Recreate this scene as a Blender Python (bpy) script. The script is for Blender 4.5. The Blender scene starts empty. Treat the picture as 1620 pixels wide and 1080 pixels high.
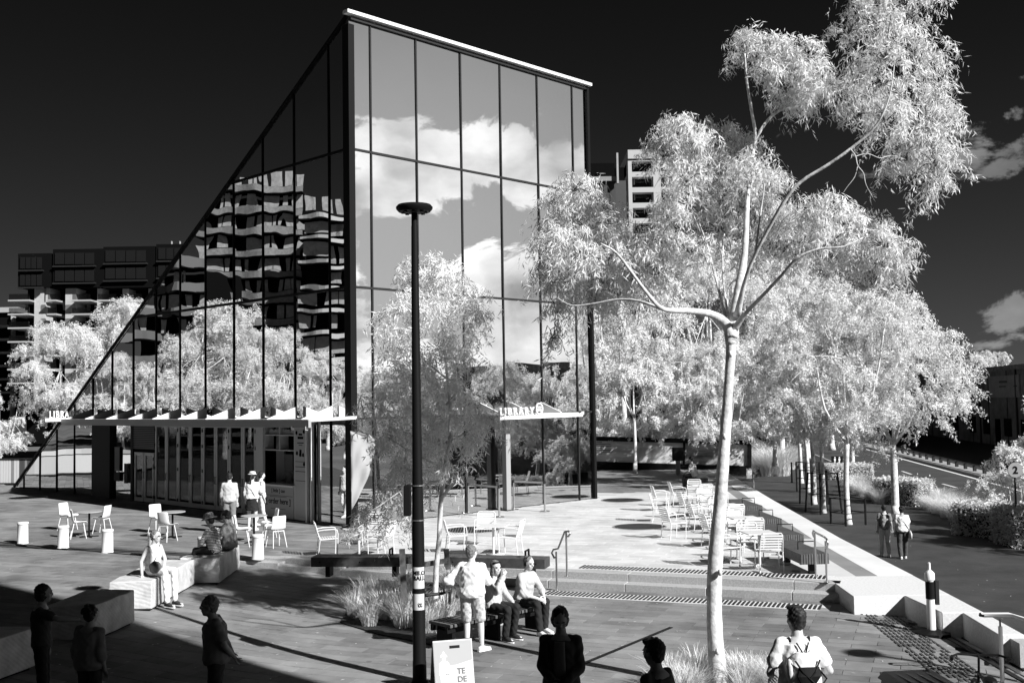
import bpy, bmesh, math, random
import numpy as np
from mathutils import Vector, Matrix, Euler, noise
R = math.radians
random.seed(7)
SC = bpy.context.scene
COL = SC.collection

# ------------------------------------------------------------------ camera
FPX, PIT, ROL = 1689.04, .0549547, .01635907
CZ = 3.80648
cp, sp, cr, sr = math.cos(PIT), math.sin(PIT), math.cos(ROL), math.sin(ROL)
RT = Vector((cr, sr*sp, -sr*cp)); UP = Vector((sr, -cr*sp, cr*cp)); FW = Vector((0, cp, sp))
cam = bpy.data.cameras.new('camera'); camo = bpy.data.objects.new('camera', cam); COL.objects.link(camo)
cam.sensor_fit = 'HORIZONTAL'; cam.sensor_width = 36; cam.lens = FPX/1620*36
cam.clip_start = .1; cam.clip_end = 3000
m3 = Matrix((RT, UP, -FW)).transposed()
camo.matrix_world = Matrix.Translation((0, 0, CZ)) @ m3.to_4x4()
SC.camera = camo

# ------------------------------------------------------------------ sun, sky
SUN_AZ, SUN_EL = 131.6, 33.6            # azimuth clockwise from +Y
sdir = Vector((math.sin(R(SUN_AZ))*math.cos(R(SUN_EL)), math.cos(R(SUN_AZ))*math.cos(R(SUN_EL)), math.sin(R(SUN_EL))))
sun = bpy.data.lights.new('sun', 'SUN'); suno = bpy.data.objects.new('sun', sun); COL.objects.link(suno)
sun.energy = 5.0; sun.angle = R(.5); sun.color = (1, 1, 1)
suno.rotation_euler = sdir.to_track_quat('Z', 'Y').to_euler()
suno.location = (20, -20, 40)

wd = bpy.data.worlds.new('World'); SC.world = wd; wd.use_nodes = True
nt = wd.node_tree; nt.nodes.clear()
def N(t, **k):
    n = nt.nodes.new(t)
    for a_, b_ in k.items(): setattr(n, a_, b_)
    return n
def sock(v, s):
    if hasattr(v, 'outputs'): v = v.outputs[0]
    if isinstance(v, bpy.types.NodeSocket): nt.links.new(v, s)
    else: s.default_value = v
def M_(op, a, b=0., c=0., clamp=False):
    n = N('ShaderNodeMath', operation=op); n.use_clamp = clamp
    sock(a, n.inputs[0]); sock(b, n.inputs[1])
    if len(n.inputs) > 2: sock(c, n.inputs[2])
    return n.outputs[0]
def maprange(v, a, b, c=0., d=1., smooth=True):
    n = N('ShaderNodeMapRange'); n.interpolation_type = 'SMOOTHSTEP' if smooth else 'LINEAR'
    sock(v, n.inputs[0])
    for i, q in enumerate((a, b, c, d)): sock(q, n.inputs[i+1])
    return n.outputs[0]
sky = N('ShaderNodeTexSky'); sky.sky_type = 'NISHITA'; sky.sun_disc = False
sky.sun_elevation = R(SUN_EL); sky.sun_rotation = R(SUN_AZ); sky.air_density = 1.0; sky.dust_density = 1.0
tc = N('ShaderNodeTexCoord'); sx = N('ShaderNodeSeparateXYZ'); nt.links.new(tc.outputs['Generated'], sx.inputs[0])
dx, dy, dz = sx.outputs
sepc = N('ShaderNodeSeparateColor'); nt.links.new(sky.outputs[0], sepc.inputs[0])
# infrared film: only the long-wave end of the sky counts, and it is dark
nish = M_('MULTIPLY', M_('POWER', M_('MULTIPLY', sepc.outputs[0], .1), 1.6), .010)
el = M_('MAXIMUM', dz, 0.0)
hz = M_('MULTIPLY', M_('EXPONENT', M_('MULTIPLY', el, -8.5)), .055)
base = M_('ADD', M_('ADD', nish, hz), .0010)
hor = M_('SQRT', M_('MAXIMUM', M_('SUBTRACT', 1.0, M_('MULTIPLY', dz, dz)), .0001))
a0 = R(97)
hd = M_('DIVIDE', M_('ADD', M_('MULTIPLY', dx, math.sin(a0)), M_('MULTIPLY', dy, math.cos(a0))), hor)
A = M_('POWER', M_('MAXIMUM', hd, 0.0), 9.0)
fe = M_('EXPONENT', M_('MULTIPLY', M_('POWER', M_('DIVIDE', el, .42), 4.0), -1.0))
glow = M_('MULTIPLY', M_('MULTIPLY', A, fe), .285)
# clouds: banks of cumulus low in the sky, thickening towards the sun side
cmb = N('ShaderNodeCombineXYZ'); sock(M_('MULTIPLY', dx, 1.0), cmb.inputs[0]); sock(dy, cmb.inputs[1]); sock(M_('MULTIPLY', dz, 1.7), cmb.inputs[2])
CLOFF = N('ShaderNodeVectorMath', operation='ADD'); nt.links.new(cmb.outputs[0], CLOFF.inputs[0]); CLOFF.inputs[1].default_value = (4.981,1.165,5.815)
n1 = N('ShaderNodeTexNoise'); n1.noise_dimensions = '3D'; nt.links.new(CLOFF.outputs[0], n1.inputs['Vector'])
n1.inputs['Scale'].default_value = 6.2; n1.inputs['Detail'].default_value = 9; n1.inputs['Roughness'].default_value = .6; n1.inputs['Distortion'].default_value = .35
mp = N('ShaderNodeMapping'); mp.inputs['Location'].default_value = (3.1, 1.7, .6); nt.links.new(cmb.outputs[0], mp.inputs[0])
n2 = N('ShaderNodeTexNoise'); nt.links.new(mp.outputs[0], n2.inputs['Vector']); n2.inputs['Scale'].default_value = 9; n2.inputs['Detail'].default_value = 6
cov = maprange(dx, .0, .62)                       # more cloud towards the east
covel = maprange(dz, .20, .36, 0.0, .22)             # and little of it above 15 degrees
thr = M_('ADD', M_('SUBTRACT', .665, M_('MULTIPLY', cov, .192)), covel)
dens = maprange(M_('SUBTRACT', n1.outputs[0], thr), 0.0, .05)
bright = M_('MULTIPLY', M_('ADD', .15, M_('MULTIPLY', glow, 2.0)), M_('ADD', -.35, M_('MULTIPLY', n2.outputs[0], 2.5)))
clear = M_('ADD', base, glow)
mixc = M_('ADD', M_('MULTIPLY', clear, M_('SUBTRACT', 1.0, dens)), M_('MULTIPLY', bright, dens))
cc = N('ShaderNodeCombineColor')
for i in range(3): nt.links.new(mixc, cc.inputs[i])
bg = N('ShaderNodeBackground'); nt.links.new(cc.outputs[0], bg.inputs[0]); bg.inputs[1].default_value = 1.0
wo = N('ShaderNodeOutputWorld'); nt.links.new(bg.outputs[0], wo.inputs[0])
SC.view_settings.view_transform = 'Standard'; SC.view_settings.look = 'None'
SC.view_settings.exposure = .62; SC.view_settings.gamma = 1.0; SC.view_settings.use_curve_mapping = False
SC.cycles.max_bounces = 8; SC.cycles.transparent_max_bounces = 8
SC.cycles.glossy_bounces = 4; SC.cycles.diffuse_bounces = 2; SC.cycles.caustics_reflective = False

# ------------------------------------------------------------------ survey helpers
def ray(px, py): return FW + RT*((px-810)/FPX) - UP*((py-540)/FPX)
def G(px, py, z=0.):
    d = ray(px, py); return Vector((0, 0, CZ)) + d*((z-CZ)/d.z)
def D(px, py, Y):
    d = ray(px, py); return Vector((0, 0, CZ)) + d*(Y/d.y)
def lerp(a, b, t): return a+(b-a)*t
def sm(x, a, b):
    t = min(1, max(0, (x-a)/(b-a))); return t*t*(3-2*t)

# ------------------------------------------------------------------ materials
MATS = {}
def mat(name, v, rough=.7, metal=0., var=0., vs=3., bump=0., bs=20., spec=.3, trans=0., kind=None):
    if name in MATS: return MATS[name]
    m = bpy.data.materials.new(name); m.use_nodes = True; t = m.node_tree; b = t.nodes['Principled BSDF']
    b.inputs['Base Color'].default_value = (v, v, v, 1); b.inputs['Roughness'].default_value = rough
    b.inputs['Metallic'].default_value = metal; b.inputs['Specular IOR Level'].default_value = spec
    if var or bump: co = t.nodes.new('ShaderNodeTexCoord')
    if var:
        n = t.nodes.new('ShaderNodeTexNoise'); n.inputs['Scale'].default_value = vs; n.inputs['Detail'].default_value = 5
        n.inputs['Roughness'].default_value = .65
        t.links.new(co.outputs['Object'], n.inputs['Vector'])
        r = t.nodes.new('ShaderNodeMapRange'); t.links.new(n.outputs[0], r.inputs[0])
        r.inputs[1].default_value = .3; r.inputs[2].default_value = .7
        r.inputs[3].default_value = v*(1-var); r.inputs[4].default_value = min(.95, v*(1+var))
        t.links.new(r.outputs[0], b.inputs['Base Color'])
    if bump:
        n = t.nodes.new('ShaderNodeTexNoise'); n.inputs['Scale'].default_value = bs; n.inputs['Detail'].default_value = 4
        t.links.new(co.outputs['Object'], n.inputs['Vector'])
        bp = t.nodes.new('ShaderNodeBump'); bp.inputs['Strength'].default_value = bump; bp.inputs['Distance'].default_value = .02
        t.links.new(n.outputs[0], bp.inputs['Height']); t.links.new(bp.outputs[0], b.inputs['Normal'])
    if trans:
        tr = t.nodes.new('ShaderNodeBsdfTranslucent'); tr.inputs[0].default_value = (v, v, v, 1)
        mx = t.nodes.new('ShaderNodeMixShader'); mx.inputs[0].default_value = trans
        t.links.new(b.outputs[0], mx.inputs[1]); t.links.new(tr.outputs[0], mx.inputs[2])
        t.links.new(mx.outputs[0], t.nodes['Material Output'].inputs[0])
    MATS[name] = m; return m

# ------------------------------------------------------------------ mesh builder
class MB:
    def __init__(s): s.v = []; s.f = []
    def add(s, vs, fs, M=None):
        o = len(s.v)
        s.v += [tuple(M @ Vector(p)) if M else tuple(p) for p in vs]
        s.f += [tuple(i+o for i in f) for f in fs]; return s
    def box(s, x0, x1, y0, y1, z0, z1, M=None):
        return s.add([(x0,y0,z0),(x1,y0,z0),(x1,y1,z0),(x0,y1,z0),(x0,y0,z1),(x1,y0,z1),(x1,y1,z1),(x0,y1,z1)],
                     [(0,3,2,1),(4,5,6,7),(0,1,5,4),(1,2,6,5),(2,3,7,6),(3,0,4,7)], M)
    def beam(s, p0, p1, w, h=None, up=(0,0,1)):
        h = h or w; p0 = Vector(p0); p1 = Vector(p1); d = (p1-p0); L = d.length; d.normalize(); u = Vector(up)
        if abs(d.dot(u)) > .98: u = Vector((0,1,0))
        sd = d.cross(u).normalized(); u = sd.cross(d)
        M = Matrix((sd, d, u)).transposed().to_4x4(); M.translation = p0
        return s.box(-w/2, w/2, 0, L, -h/2, h/2, M)
    def tube(s, pts, r, n=10, caps=True, flat=None):
        pts = [Vector(p) for p in pts]; k = len(pts); rs = r if isinstance(r, (list, tuple)) else [r]*k
        o = len(s.v); prev = None
        for i, p in enumerate(pts):
            d = (pts[min(i+1,k-1)]-pts[max(i-1,0)]).normalized()
            if prev is None:
                a = Vector((0,0,1)) if abs(d.z) < .9 else Vector((1,0,0)); u = d.cross(a).normalized()
            else:
                u = (prev - d*prev.dot(d)).normalized()
            prev = u; w = d.cross(u)
            for j in range(n):
                t = 2*math.pi*j/n; s.v.append(tuple(p+(u*math.cos(t)+w*math.sin(t))*rs[i]))
        for i in range(k-1):
            for j in range(n):
                s.f.append((o+i*n+j, o+i*n+(j+1)%n, o+(i+1)*n+(j+1)%n, o+(i+1)*n+j))
        if caps: s.f.append(tuple(o+j for j in reversed(range(n)))); s.f.append(tuple(o+(k-1)*n+j for j in range(n)))
        return s
    def cyl(s, c, r, z0, z1, n=20, r1=None):
        return s.tube([(c[0],c[1],z0),(c[0],c[1],z1)], [r, r1 if r1 is not None else r], n)
    def lathe(s, prof, n=24, c=(0,0,0)):
        o = len(s.v); k = len(prof)
        for r, z in prof:
            for j in range(n):
                t = 2*math.pi*j/n; s.v.append((c[0]+r*math.cos(t), c[1]+r*math.sin(t), c[2]+z))
        for i in range(k-1):
            for j in range(n): s.f.append((o+i*n+j, o+i*n+(j+1)%n, o+(i+1)*n+(j+1)%n, o+(i+1)*n+j))
        s.f.append(tuple(o+j for j in reversed(range(n)))); s.f.append(tuple(o+(k-1)*n+j for j in range(n)))
        return s
    def prism(s, poly, z0, z1, M=None):
        n = len(poly); ar = sum(poly[i][0]*poly[(i+1)%n][1]-poly[(i+1)%n][0]*poly[i][1] for i in range(n))
        if ar < 0: poly = poly[::-1]
        vs = [(p[0],p[1],z0) for p in poly]+[(p[0],p[1],z1) for p in poly]
        fs = [tuple(range(n-1,-1,-1)), tuple(range(n,2*n))]+[(i,(i+1)%n,n+(i+1)%n,n+i) for i in range(n)]
        return s.add(vs, fs, M)
    def ell(s, c, r, n=12, M=None, m=None):
        m = m or max(4, n//2); c = Vector(c); vs = [c+Vector((0,0,-r[2]))]
        for i in range(1, m):
            p = -math.pi/2+math.pi*i/m
            for j in range(n):
                t = 2*math.pi*j/n; vs.append(c+Vector((r[0]*math.cos(p)*math.cos(t), r[1]*math.cos(p)*math.sin(t), r[2]*math.sin(p))))
        vs.append(c+Vector((0,0,r[2]))); fs = []
        for j in range(n): fs.append((0, 1+(j+1)%n, 1+j))
        for i in range(m-2):
            for j in range(n): fs.append((1+i*n+j, 1+i*n+(j+1)%n, 1+(i+1)*n+(j+1)%n, 1+(i+1)*n+j))
        e = len(vs)-1
        for j in range(n): fs.append((e, 1+(m-2)*n+j, 1+(m-2)*n+(j+1)%n))
        return s.add(vs, fs, M)
    def rings(s, rings):
        """loft closed cross-sections, capped: each ring = (centre, u-vector, w-vector)"""
        n = 16; o = len(s.v); k = len(rings)
        for c, u, w in rings:
            c = Vector(c); u = Vector(u); w = Vector(w)
            for j in range(n):
                t = 2*math.pi*j/n; cx_, sx_ = math.cos(t), math.sin(t)
                e = .82; q = (abs(cx_)**(2/ (2.3))*(1 if cx_ > 0 else -1)); z = (abs(sx_)**(2/2.3)*(1 if sx_ > 0 else -1))
                s.v.append(tuple(c+u*q+w*z))
        for i in range(k-1):
            for j in range(n): s.f.append((o+i*n+j, o+i*n+(j+1)%n, o+(i+1)*n+(j+1)%n, o+(i+1)*n+j))
        s.f.append(tuple(o+j for j in reversed(range(n)))); s.f.append(tuple(o+(k-1)*n+j for j in range(n)))
        return s
    def cone(s, p0, r0, p1, r1, n=12):
        """round-ended tapered limb"""
        p0 = Vector(p0); p1 = Vector(p1); d = (p1-p0).normalized(); pts = []; rs = []
        for a in (80, 55, 28): pts.append(p0-d*r0*math.sin(R(a))); rs.append(r0*math.cos(R(a)))
        pts += [p0, lerp(p0,p1,.5), p1]; rs += [r0, (r0+r1)/2, r1]
        for a in (28, 55, 80): pts.append(p1+d*r1*math.sin(R(a))); rs.append(r1*math.cos(R(a)))
        return s.tube(pts, rs, n)
    def mesh(s, name):
        me = bpy.data.meshes.new(name); me.from_pydata(s.v, [], s.f); me.update(); return me
    def build(s, name, m, parent=None, bevel=0., smooth=False, loc=None, seg=1):
        me = s.mesh(name); o = link(name, me, m, parent, loc)
        if smooth:
            me.polygons.foreach_set('use_smooth', [True]*len(me.polygons))
            if smooth == 'auto': me.set_sharp_from_angle(angle=R(40))
        if bevel:
            b = o.modifiers.new('bevel', 'BEVEL'); b.width = bevel; b.segments = seg; b.limit_method = 'ANGLE'
        return o
def link(name, me, m=None, parent=None, loc=None):
    o = bpy.data.objects.new(name, me); COL.objects.link(o)
    if m and not me.materials: me.materials.append(m)
    if parent: o.parent = parent
    if loc is not None: o.location = loc
    return o
def tag(o, label=None, cat=None, group=None, kind=None):
    if label: o['label'] = label
    if cat: o['category'] = cat
    if group: o['group'] = group
    if kind: o['kind'] = kind
    return o
def thing(name, loc, rz, label, cat, group=None):
    o = bpy.data.objects.new(name, None); COL.objects.link(o); o.empty_display_size = .2
    o.location = loc; o.rotation_euler = (0, 0, rz); return tag(o, label, cat, group)
KIDS = {}
def copy_tree(o, parent=None):
    c = o.copy(); COL.objects.link(c)
    if parent: c.parent = parent
    for ch in o.children: copy_tree(ch, c)
    return c
def dup(o, loc, rz, label=None, scale=None, group=None):
    c = copy_tree(o); c.location = loc; c.rotation_euler = (0, 0, rz)
    if scale: c.scale = scale if hasattr(scale, '__len__') else (scale,)*3
    if label: c['label'] = label
    if group: c['group'] = group
    return c
def text_mesh(s, size, depth, font_off=0., align='LEFT'):
    cu = bpy.data.curves.new('lettering', 'FONT'); cu.body = s; cu.size = size; cu.extrude = depth; cu.offset = font_off
    cu.align_x = align; cu.resolution_u = 3
    o = bpy.data.objects.new('lettering', cu); COL.objects.link(o)
    dg = bpy.context.evaluated_depsgraph_get(); me = bpy.data.meshes.new_from_object(o.evaluated_get(dg))
    bpy.data.objects.remove(o); return me
def basis(x, y, z, o):
    M = Matrix((Vector(x), Vector(y), Vector(z))).transposed().to_4x4(); M.translation = Vector(o); return M
def put_text(name, s, size, depth, M, m, parent, off=0., align='LEFT'):
    me = text_mesh(s, size, depth, off, align); me.transform(M); me.name = name
    me.materials.clear(); return link(name, me, m, parent)
# ------------------------------------------------------------------ ground levels
S0 = G(884, 930, -.33).xy; S1 = G(1308, 952, -.33).xy
sd_ = (S1-S0).normalized(); sn_ = Vector((-sd_.y, sd_.x))       # along the steps / uphill normal
def stepdist(x, y): return (Vector((x, y))-S0).dot(sn_)
def zlow(x, y):
    z = -.33*sm(x, -9.5, -3.0)
    z = lerp(z, z*.25, 1-sm(y, 10.5, 14.5))
    return z - .35*sm(x, 6.0, 10.5)
def zg(x, y): return 0. if stepdist(x, y) > 0 else zlow(x, y)
def on(px, py):
    """point of the paved ground seen at a pixel"""
    z = 0.
    for _ in range(12):
        p = G(px, py, z); z = zg(p.x, p.y)
    return Vector((p.x, p.y, z))

# terrace edge on the right (top of the retaining wall along the footpath)
T = [Vector(q) for q in ((7.9,15.6),(8.0,16.7),(8.66,28.7),(9.5,39.7))]
EDGE = [(14.,7.85),(16.7,8.0),(22.6,8.35),(28.7,8.66),(33.6,9.05),(39.7,9.5),(56,10.9),(75,12.5)]
def tone_mat(name, lo, hi, attr, bump=.15, spec=.25, rough=.75, vs=1.3):
    m = bpy.data.materials.new(name); m.use_nodes = True; t = m.node_tree; b = t.nodes['Principled BSDF']
    if attr:
        a = t.nodes.new('ShaderNodeAttribute'); a.attribute_name = 'tone'; src = a.outputs['Fac']
    else:
        a = t.nodes.new('ShaderNodeObjectInfo'); src = a.outputs['Random']
    geo = t.nodes.new('ShaderNodeNewGeometry')
    n = t.nodes.new('ShaderNodeTexNoise'); n.inputs['Scale'].default_value = vs; n.inputs['Detail'].default_value = 8; n.inputs['Roughness'].default_value = .7
    t.links.new(geo.outputs['Position'], n.inputs['Vector'])
    n3 = t.nodes.new('ShaderNodeTexNoise'); n3.inputs['Scale'].default_value = .32; n3.inputs['Detail'].default_value = 3
    t.links.new(geo.outputs['Position'], n3.inputs['Vector'])
    def mth(op, x, y):
        q = t.nodes.new('ShaderNodeMath'); q.operation = op
        for i, z in enumerate((x, y)):
            if isinstance(z, bpy.types.NodeSocket): t.links.new(z, q.inputs[i])
            else: q.inputs[i].default_value = z
        return q.outputs[0]
    f = mth('ADD', mth('MULTIPLY', src, .38), mth('MULTIPLY', mth('SUBTRACT', n.outputs[0], .5), 1.25))
    f = mth('ADD', f, mth('MULTIPLY', mth('SUBTRACT', n3.outputs[0], .5), 1.3))
    vo = t.nodes.new('ShaderNodeTexVoronoi'); vo.inputs['Scale'].default_value = 1.7; t.links.new(geo.outputs['Position'], vo.inputs['Vector'])
    f = mth('SUBTRACT', f, mth('MULTIPLY', mth('LESS_THAN', vo.outputs['Distance'], .085), .32))
    wv_ = t.nodes.new('ShaderNodeTexNoise'); wv_.inputs['Scale'].default_value = .9; wv_.inputs['Detail'].default_value = 10; wv_.inputs['Roughness'].default_value = .8; t.links.new(geo.outputs['Position'], wv_.inputs['Vector'])
    mr_ = t.nodes.new('ShaderNodeMapRange'); t.links.new(wv_.outputs[0], mr_.inputs[0]); mr_.inputs[1].default_value = .56; mr_.inputs[2].default_value = .68; mr_.inputs[4].default_value = .28
    f = mth('SUBTRACT', f, mr_.outputs[0])
    r = t.nodes.new('ShaderNodeMapRange'); t.links.new(f, r.inputs[0]); r.inputs[1].default_value = -.3; r.inputs[2].default_value = .85
    r.inputs[3].default_value = lo; r.inputs[4].default_value = hi
    t.links.new(r.outputs[0], b.inputs['Base Color']); b.inputs['Roughness'].default_value = rough; b.inputs['Specular IOR Level'].default_value = spec
    bp = t.nodes.new('ShaderNodeBump'); bp.inputs['Strength'].default_value = bump; bp.inputs['Distance'].default_value = .01
    n2 = t.nodes.new('ShaderNodeTexNoise'); n2.inputs['Scale'].default_value = 60; t.links.new(geo.outputs['Position'], n2.inputs['Vector'])
    t.links.new(n2.outputs[0], bp.inputs['Height']); t.links.new(bp.outputs[0], b.inputs['Normal'])
    return m
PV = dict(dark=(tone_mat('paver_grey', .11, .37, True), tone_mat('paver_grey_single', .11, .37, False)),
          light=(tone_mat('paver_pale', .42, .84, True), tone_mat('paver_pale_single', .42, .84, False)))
m_bed = mat('paving_bed', .07, .95, var=.3)
m_asph = mat('asphalt', .045, .9, var=.35, vs=.8, bump=.3, bs=80)
m_road = mat('road_asphalt', .055, .85, var=.3, vs=.5, bump=.2, bs=60)
m_white = mat('white_paint', .78, .5)
m_whitem = mat('white_powdercoat', .8, .4, spec=.4)
m_black = mat('black_metal', .008, .55, spec=.12)
m_dark = mat('dark_grey_metal', .022, .5, spec=.25)
m_steel = mat('brushed_steel', .55, .3, metal=.9)
m_gran = mat('granite', .40, .8, var=.25, vs=30, bump=.2, bs=60)
m_granp = mat('pale_granite', .68, .8, var=.14, vs=22, bump=.15, bs=60)
m_sand = mat('sawn_sandstone', .56, .85, var=.22, vs=4, bump=.5, bs=14)
m_soil = mat('soil', .03, .95, var=.4, vs=10, bump=.6, bs=30)
m_conc = mat('concrete', .35, .85, var=.2, vs=1.5, bump=.2)

# base sheet of land far and wide (lowest), at footpath level
g = MB(); g.add([(-900,-300,-1.62),(900,-300,-1.62),(900,1500,-1.62),(-900,1500,-1.62)], [(0,1,2,3)])
tag(g.build('ground', mat('far_ground', .12, .95, var=.4, vs=.05)), kind='structure')
# upper plaza body: everything uphill of the steps, left of the terrace edge
def edge_x(y):
    pts = EDGE
    for (y0, x0), (y1, x1) in zip(pts, pts[1:]):
        if y <= y1: return x0+(x1-x0)*(y-y0)/(y1-y0)
    return 12.5
BX0, BX1 = 5.55, 6.75     # cheek wall / terrace left edge near the steps
S_l = S0 + sd_*(-60)      # far left end of step line
# cheek corner pixels
K1 = G(1350, 943, 0).xy; K2 = G(1430, 941, 0).xy; K3 = G(1490, 968, 0).xy; K4 = G(1522, 968, 0).xy; K5 = G(1580, 1003, 0).xy; K6 = Vector((7.99, 17.05))
K0 = G(1311, 915, 0).xy
tb = MB()
poly = [S_l+sn_*.004, S0+sn_*.62, (S1+sn_*.62), Vector((6.3,22.9)), Vector((8.3,22.9))] + [Vector((x_,y_)) for y_, x_ in EDGE[3:]]+[ Vector((-80, 75)), Vector((-80, 60))]
# the plaza body sits a paver's thickness lower; the terrace slabs cover the right strip
pl = tag(MB().prism([(p.x, p.y) for p in poly], -1.6, -.06).build('plaza_base', m_bed), kind='structure')
# lower plaza surface base as a grid following zlow
mb = MB(); nx, ny = 60, 40
X0, X1, Y0, Y1 = -34, 7.9, -8, 40
for j in range(ny+1):
    for i in range(nx+1):
        x = lerp(X0, X1, i/nx); y = lerp(Y0, Y1, j/ny)
        d = stepdist(x, y)
        z = zlow(x, y)-.055 if d < .7 else -1.55
        mb.v.append((x, y, z if x < 12 else -1.5))
for j in range(ny):
    for i in range(nx):
        q = [j*(nx+1)+i, j*(nx+1)+i+1, (j+1)*(nx+1)+i+1, (j+1)*(nx+1)+i]
        cx_ = sum(mb.v[k][0] for k in q)/4; cy_ = sum(mb.v[k][1] for k in q)/4
        if stepdist(cx_, cy_) < .9 and cx_ < 12: mb.f.append(tuple(q))
low = tag(mb.build('lower_plaza', m_bed), kind='structure')

# ---- pavers (running bond along the steps)
PL, PW = .8, .3
def building_inside(x, y):
    v = Vector((x, y))-Cb.xy; s = v.dot(ab.xy); t_ = v.dot(bb.xy); return .25 < s < 12 and .25 < t_ < 40
al = .780443163
ab = Vector((math.sin(al), math.cos(al), 0)); bb = Vector((-math.cos(al), math.sin(al), 0))
Cb = Vector((-4.98094, 33, 0)); BW = 11.4465; HYP = 27.18; HT = 16.07
nl = -ab; nr = -bb                                              # outward normals: left face, right face
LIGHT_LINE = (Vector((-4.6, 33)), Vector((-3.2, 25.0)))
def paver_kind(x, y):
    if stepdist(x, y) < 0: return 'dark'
    # paler stone, lightened further for sun bounced off the library glass; grey elsewhere
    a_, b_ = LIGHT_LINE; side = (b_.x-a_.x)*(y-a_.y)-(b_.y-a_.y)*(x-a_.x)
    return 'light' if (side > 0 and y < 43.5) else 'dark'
cands = []
u0 = Vector(S0)
nrow = int(75/PW)
trench = []
rp = random.Random(3)
BEDS = []                                   # (centre, radius) kept free of pavers
GRATES = [on(1012, 833), on(985, 791), on(748, 838), on(44, 787)]  # far left entry: flat dark disc built like the grates
for r_ in range(-70, 130):
    for c_ in range(-60, 24):
        cu = c_*PL + (r_ % 2)*PL/2; cv = (r_+.5)*PW
        if 0 < cv < .62: continue
        if cv < 0: cv += 0
        p = u0+sd_*cu+sn_*cv
        if not (-34 < p.x < 10.2 and 7 < p.y < 57): continue
        if p.x < -26 and p.y < 20: continue
        d = cv
        if d < 0:
            if p.x > 7.5: continue
        else:
            if p.x > edge_x(p.y)-.2: continue
            if p.x > 5.2 and d > .6 and p.y < 22: continue
            if building_inside(p.x, p.y): continue
        if abs(p.x) > p.y*.56+1.5: continue
        cands.append((p.x, p.y, zg(p.x, p.y), d))
def in_terrace(x, y):
    # right strip covered by the big pale slabs
    return stepdist(x, y) > 0 and x > edge_x(y)-2.2
cands = [c for c in cands if not in_terrace(c[0], c[1])]
def app(c): return 1/(c[1]**2)
vis = sorted([c for c in cands if 14.6 < c[1] and -.45*c[1] < c[0] < .47*c[1]], key=lambda c: c[1])
single = set(vis[:270])
boxv = lambda g_: MB().box(-PL/2+g_, PL/2-g_, -PW/2+g_, PW/2-g_, -.05, 0)
pm = {}
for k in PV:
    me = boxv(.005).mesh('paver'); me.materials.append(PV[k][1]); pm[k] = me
paver_rot = math.atan2(sd_.y, sd_.x)
def pmatrix(x, y, z):
    e = .2
    if stepdist(x, y) < 0:
        gx = (zlow(x+e, y)-zlow(x-e, y))/(2*e); gy = (zlow(x, y+e)-zlow(x, y-e))/(2*e)
    else: gx = gy = 0
    nz = Vector((-gx, -gy, 1)).normalized(); X = Vector((sd_.x, sd_.y, 0)); X = (X-nz*X.dot(nz)).normalized(); Y = nz.cross(X)
    return basis(X, Y, nz, (x, y, z+rp.uniform(-.0015, .0015)))
joined = {'dark': [MB(), [], 0], 'light': [MB(), [], 0]}
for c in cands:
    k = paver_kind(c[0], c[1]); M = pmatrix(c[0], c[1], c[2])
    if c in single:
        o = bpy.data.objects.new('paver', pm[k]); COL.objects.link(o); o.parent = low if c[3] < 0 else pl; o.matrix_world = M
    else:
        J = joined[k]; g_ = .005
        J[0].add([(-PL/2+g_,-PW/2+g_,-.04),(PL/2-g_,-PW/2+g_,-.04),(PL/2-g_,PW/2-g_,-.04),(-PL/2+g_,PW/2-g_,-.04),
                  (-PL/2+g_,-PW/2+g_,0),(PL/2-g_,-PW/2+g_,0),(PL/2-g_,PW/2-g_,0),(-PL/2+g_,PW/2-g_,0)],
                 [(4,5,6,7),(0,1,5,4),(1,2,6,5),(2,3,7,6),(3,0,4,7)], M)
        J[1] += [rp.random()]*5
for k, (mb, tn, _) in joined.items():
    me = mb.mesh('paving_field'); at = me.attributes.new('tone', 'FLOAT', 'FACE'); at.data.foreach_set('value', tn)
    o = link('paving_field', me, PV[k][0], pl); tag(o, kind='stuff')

# ---- steps: two granite risers, built from long blocks
st = tag(thing('plaza_steps', (0,0,0), 0, None, None), kind='structure')
rb = random.Random(5)
t_ = -.5; Lst = (S1-S0).length+.25
xs = [-9.0]
while xs[-1] < Lst: xs.append(min(Lst, xs[-1]+1.75))
for lvl in range(2):
    for a_, b_ in zip(xs, xs[1:]):
        p = S0+sd_*((a_+b_)/2); zl = zlow(p.x, p.y)
        top = zl/2 if lvl == 0 else 0
        if zl > -.05: continue
        off = .0 if lvl == 0 else .31
        w0 = S0+sd_*(a_+.004)+sn_*off; w1 = S0+sd_*(b_-.004)+sn_*off
        w2 = w1+sn_*(.33 if lvl == 0 else .36); w3 = w0+sn_*(.33 if lvl == 0 else .36)
        MB().prism([(q.x,q.y) for q in (w0,w1,w2,w3)], zl-.1, top+(.0 if lvl else 0)).build('step_block', m_gran, st, bevel=.012)
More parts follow.
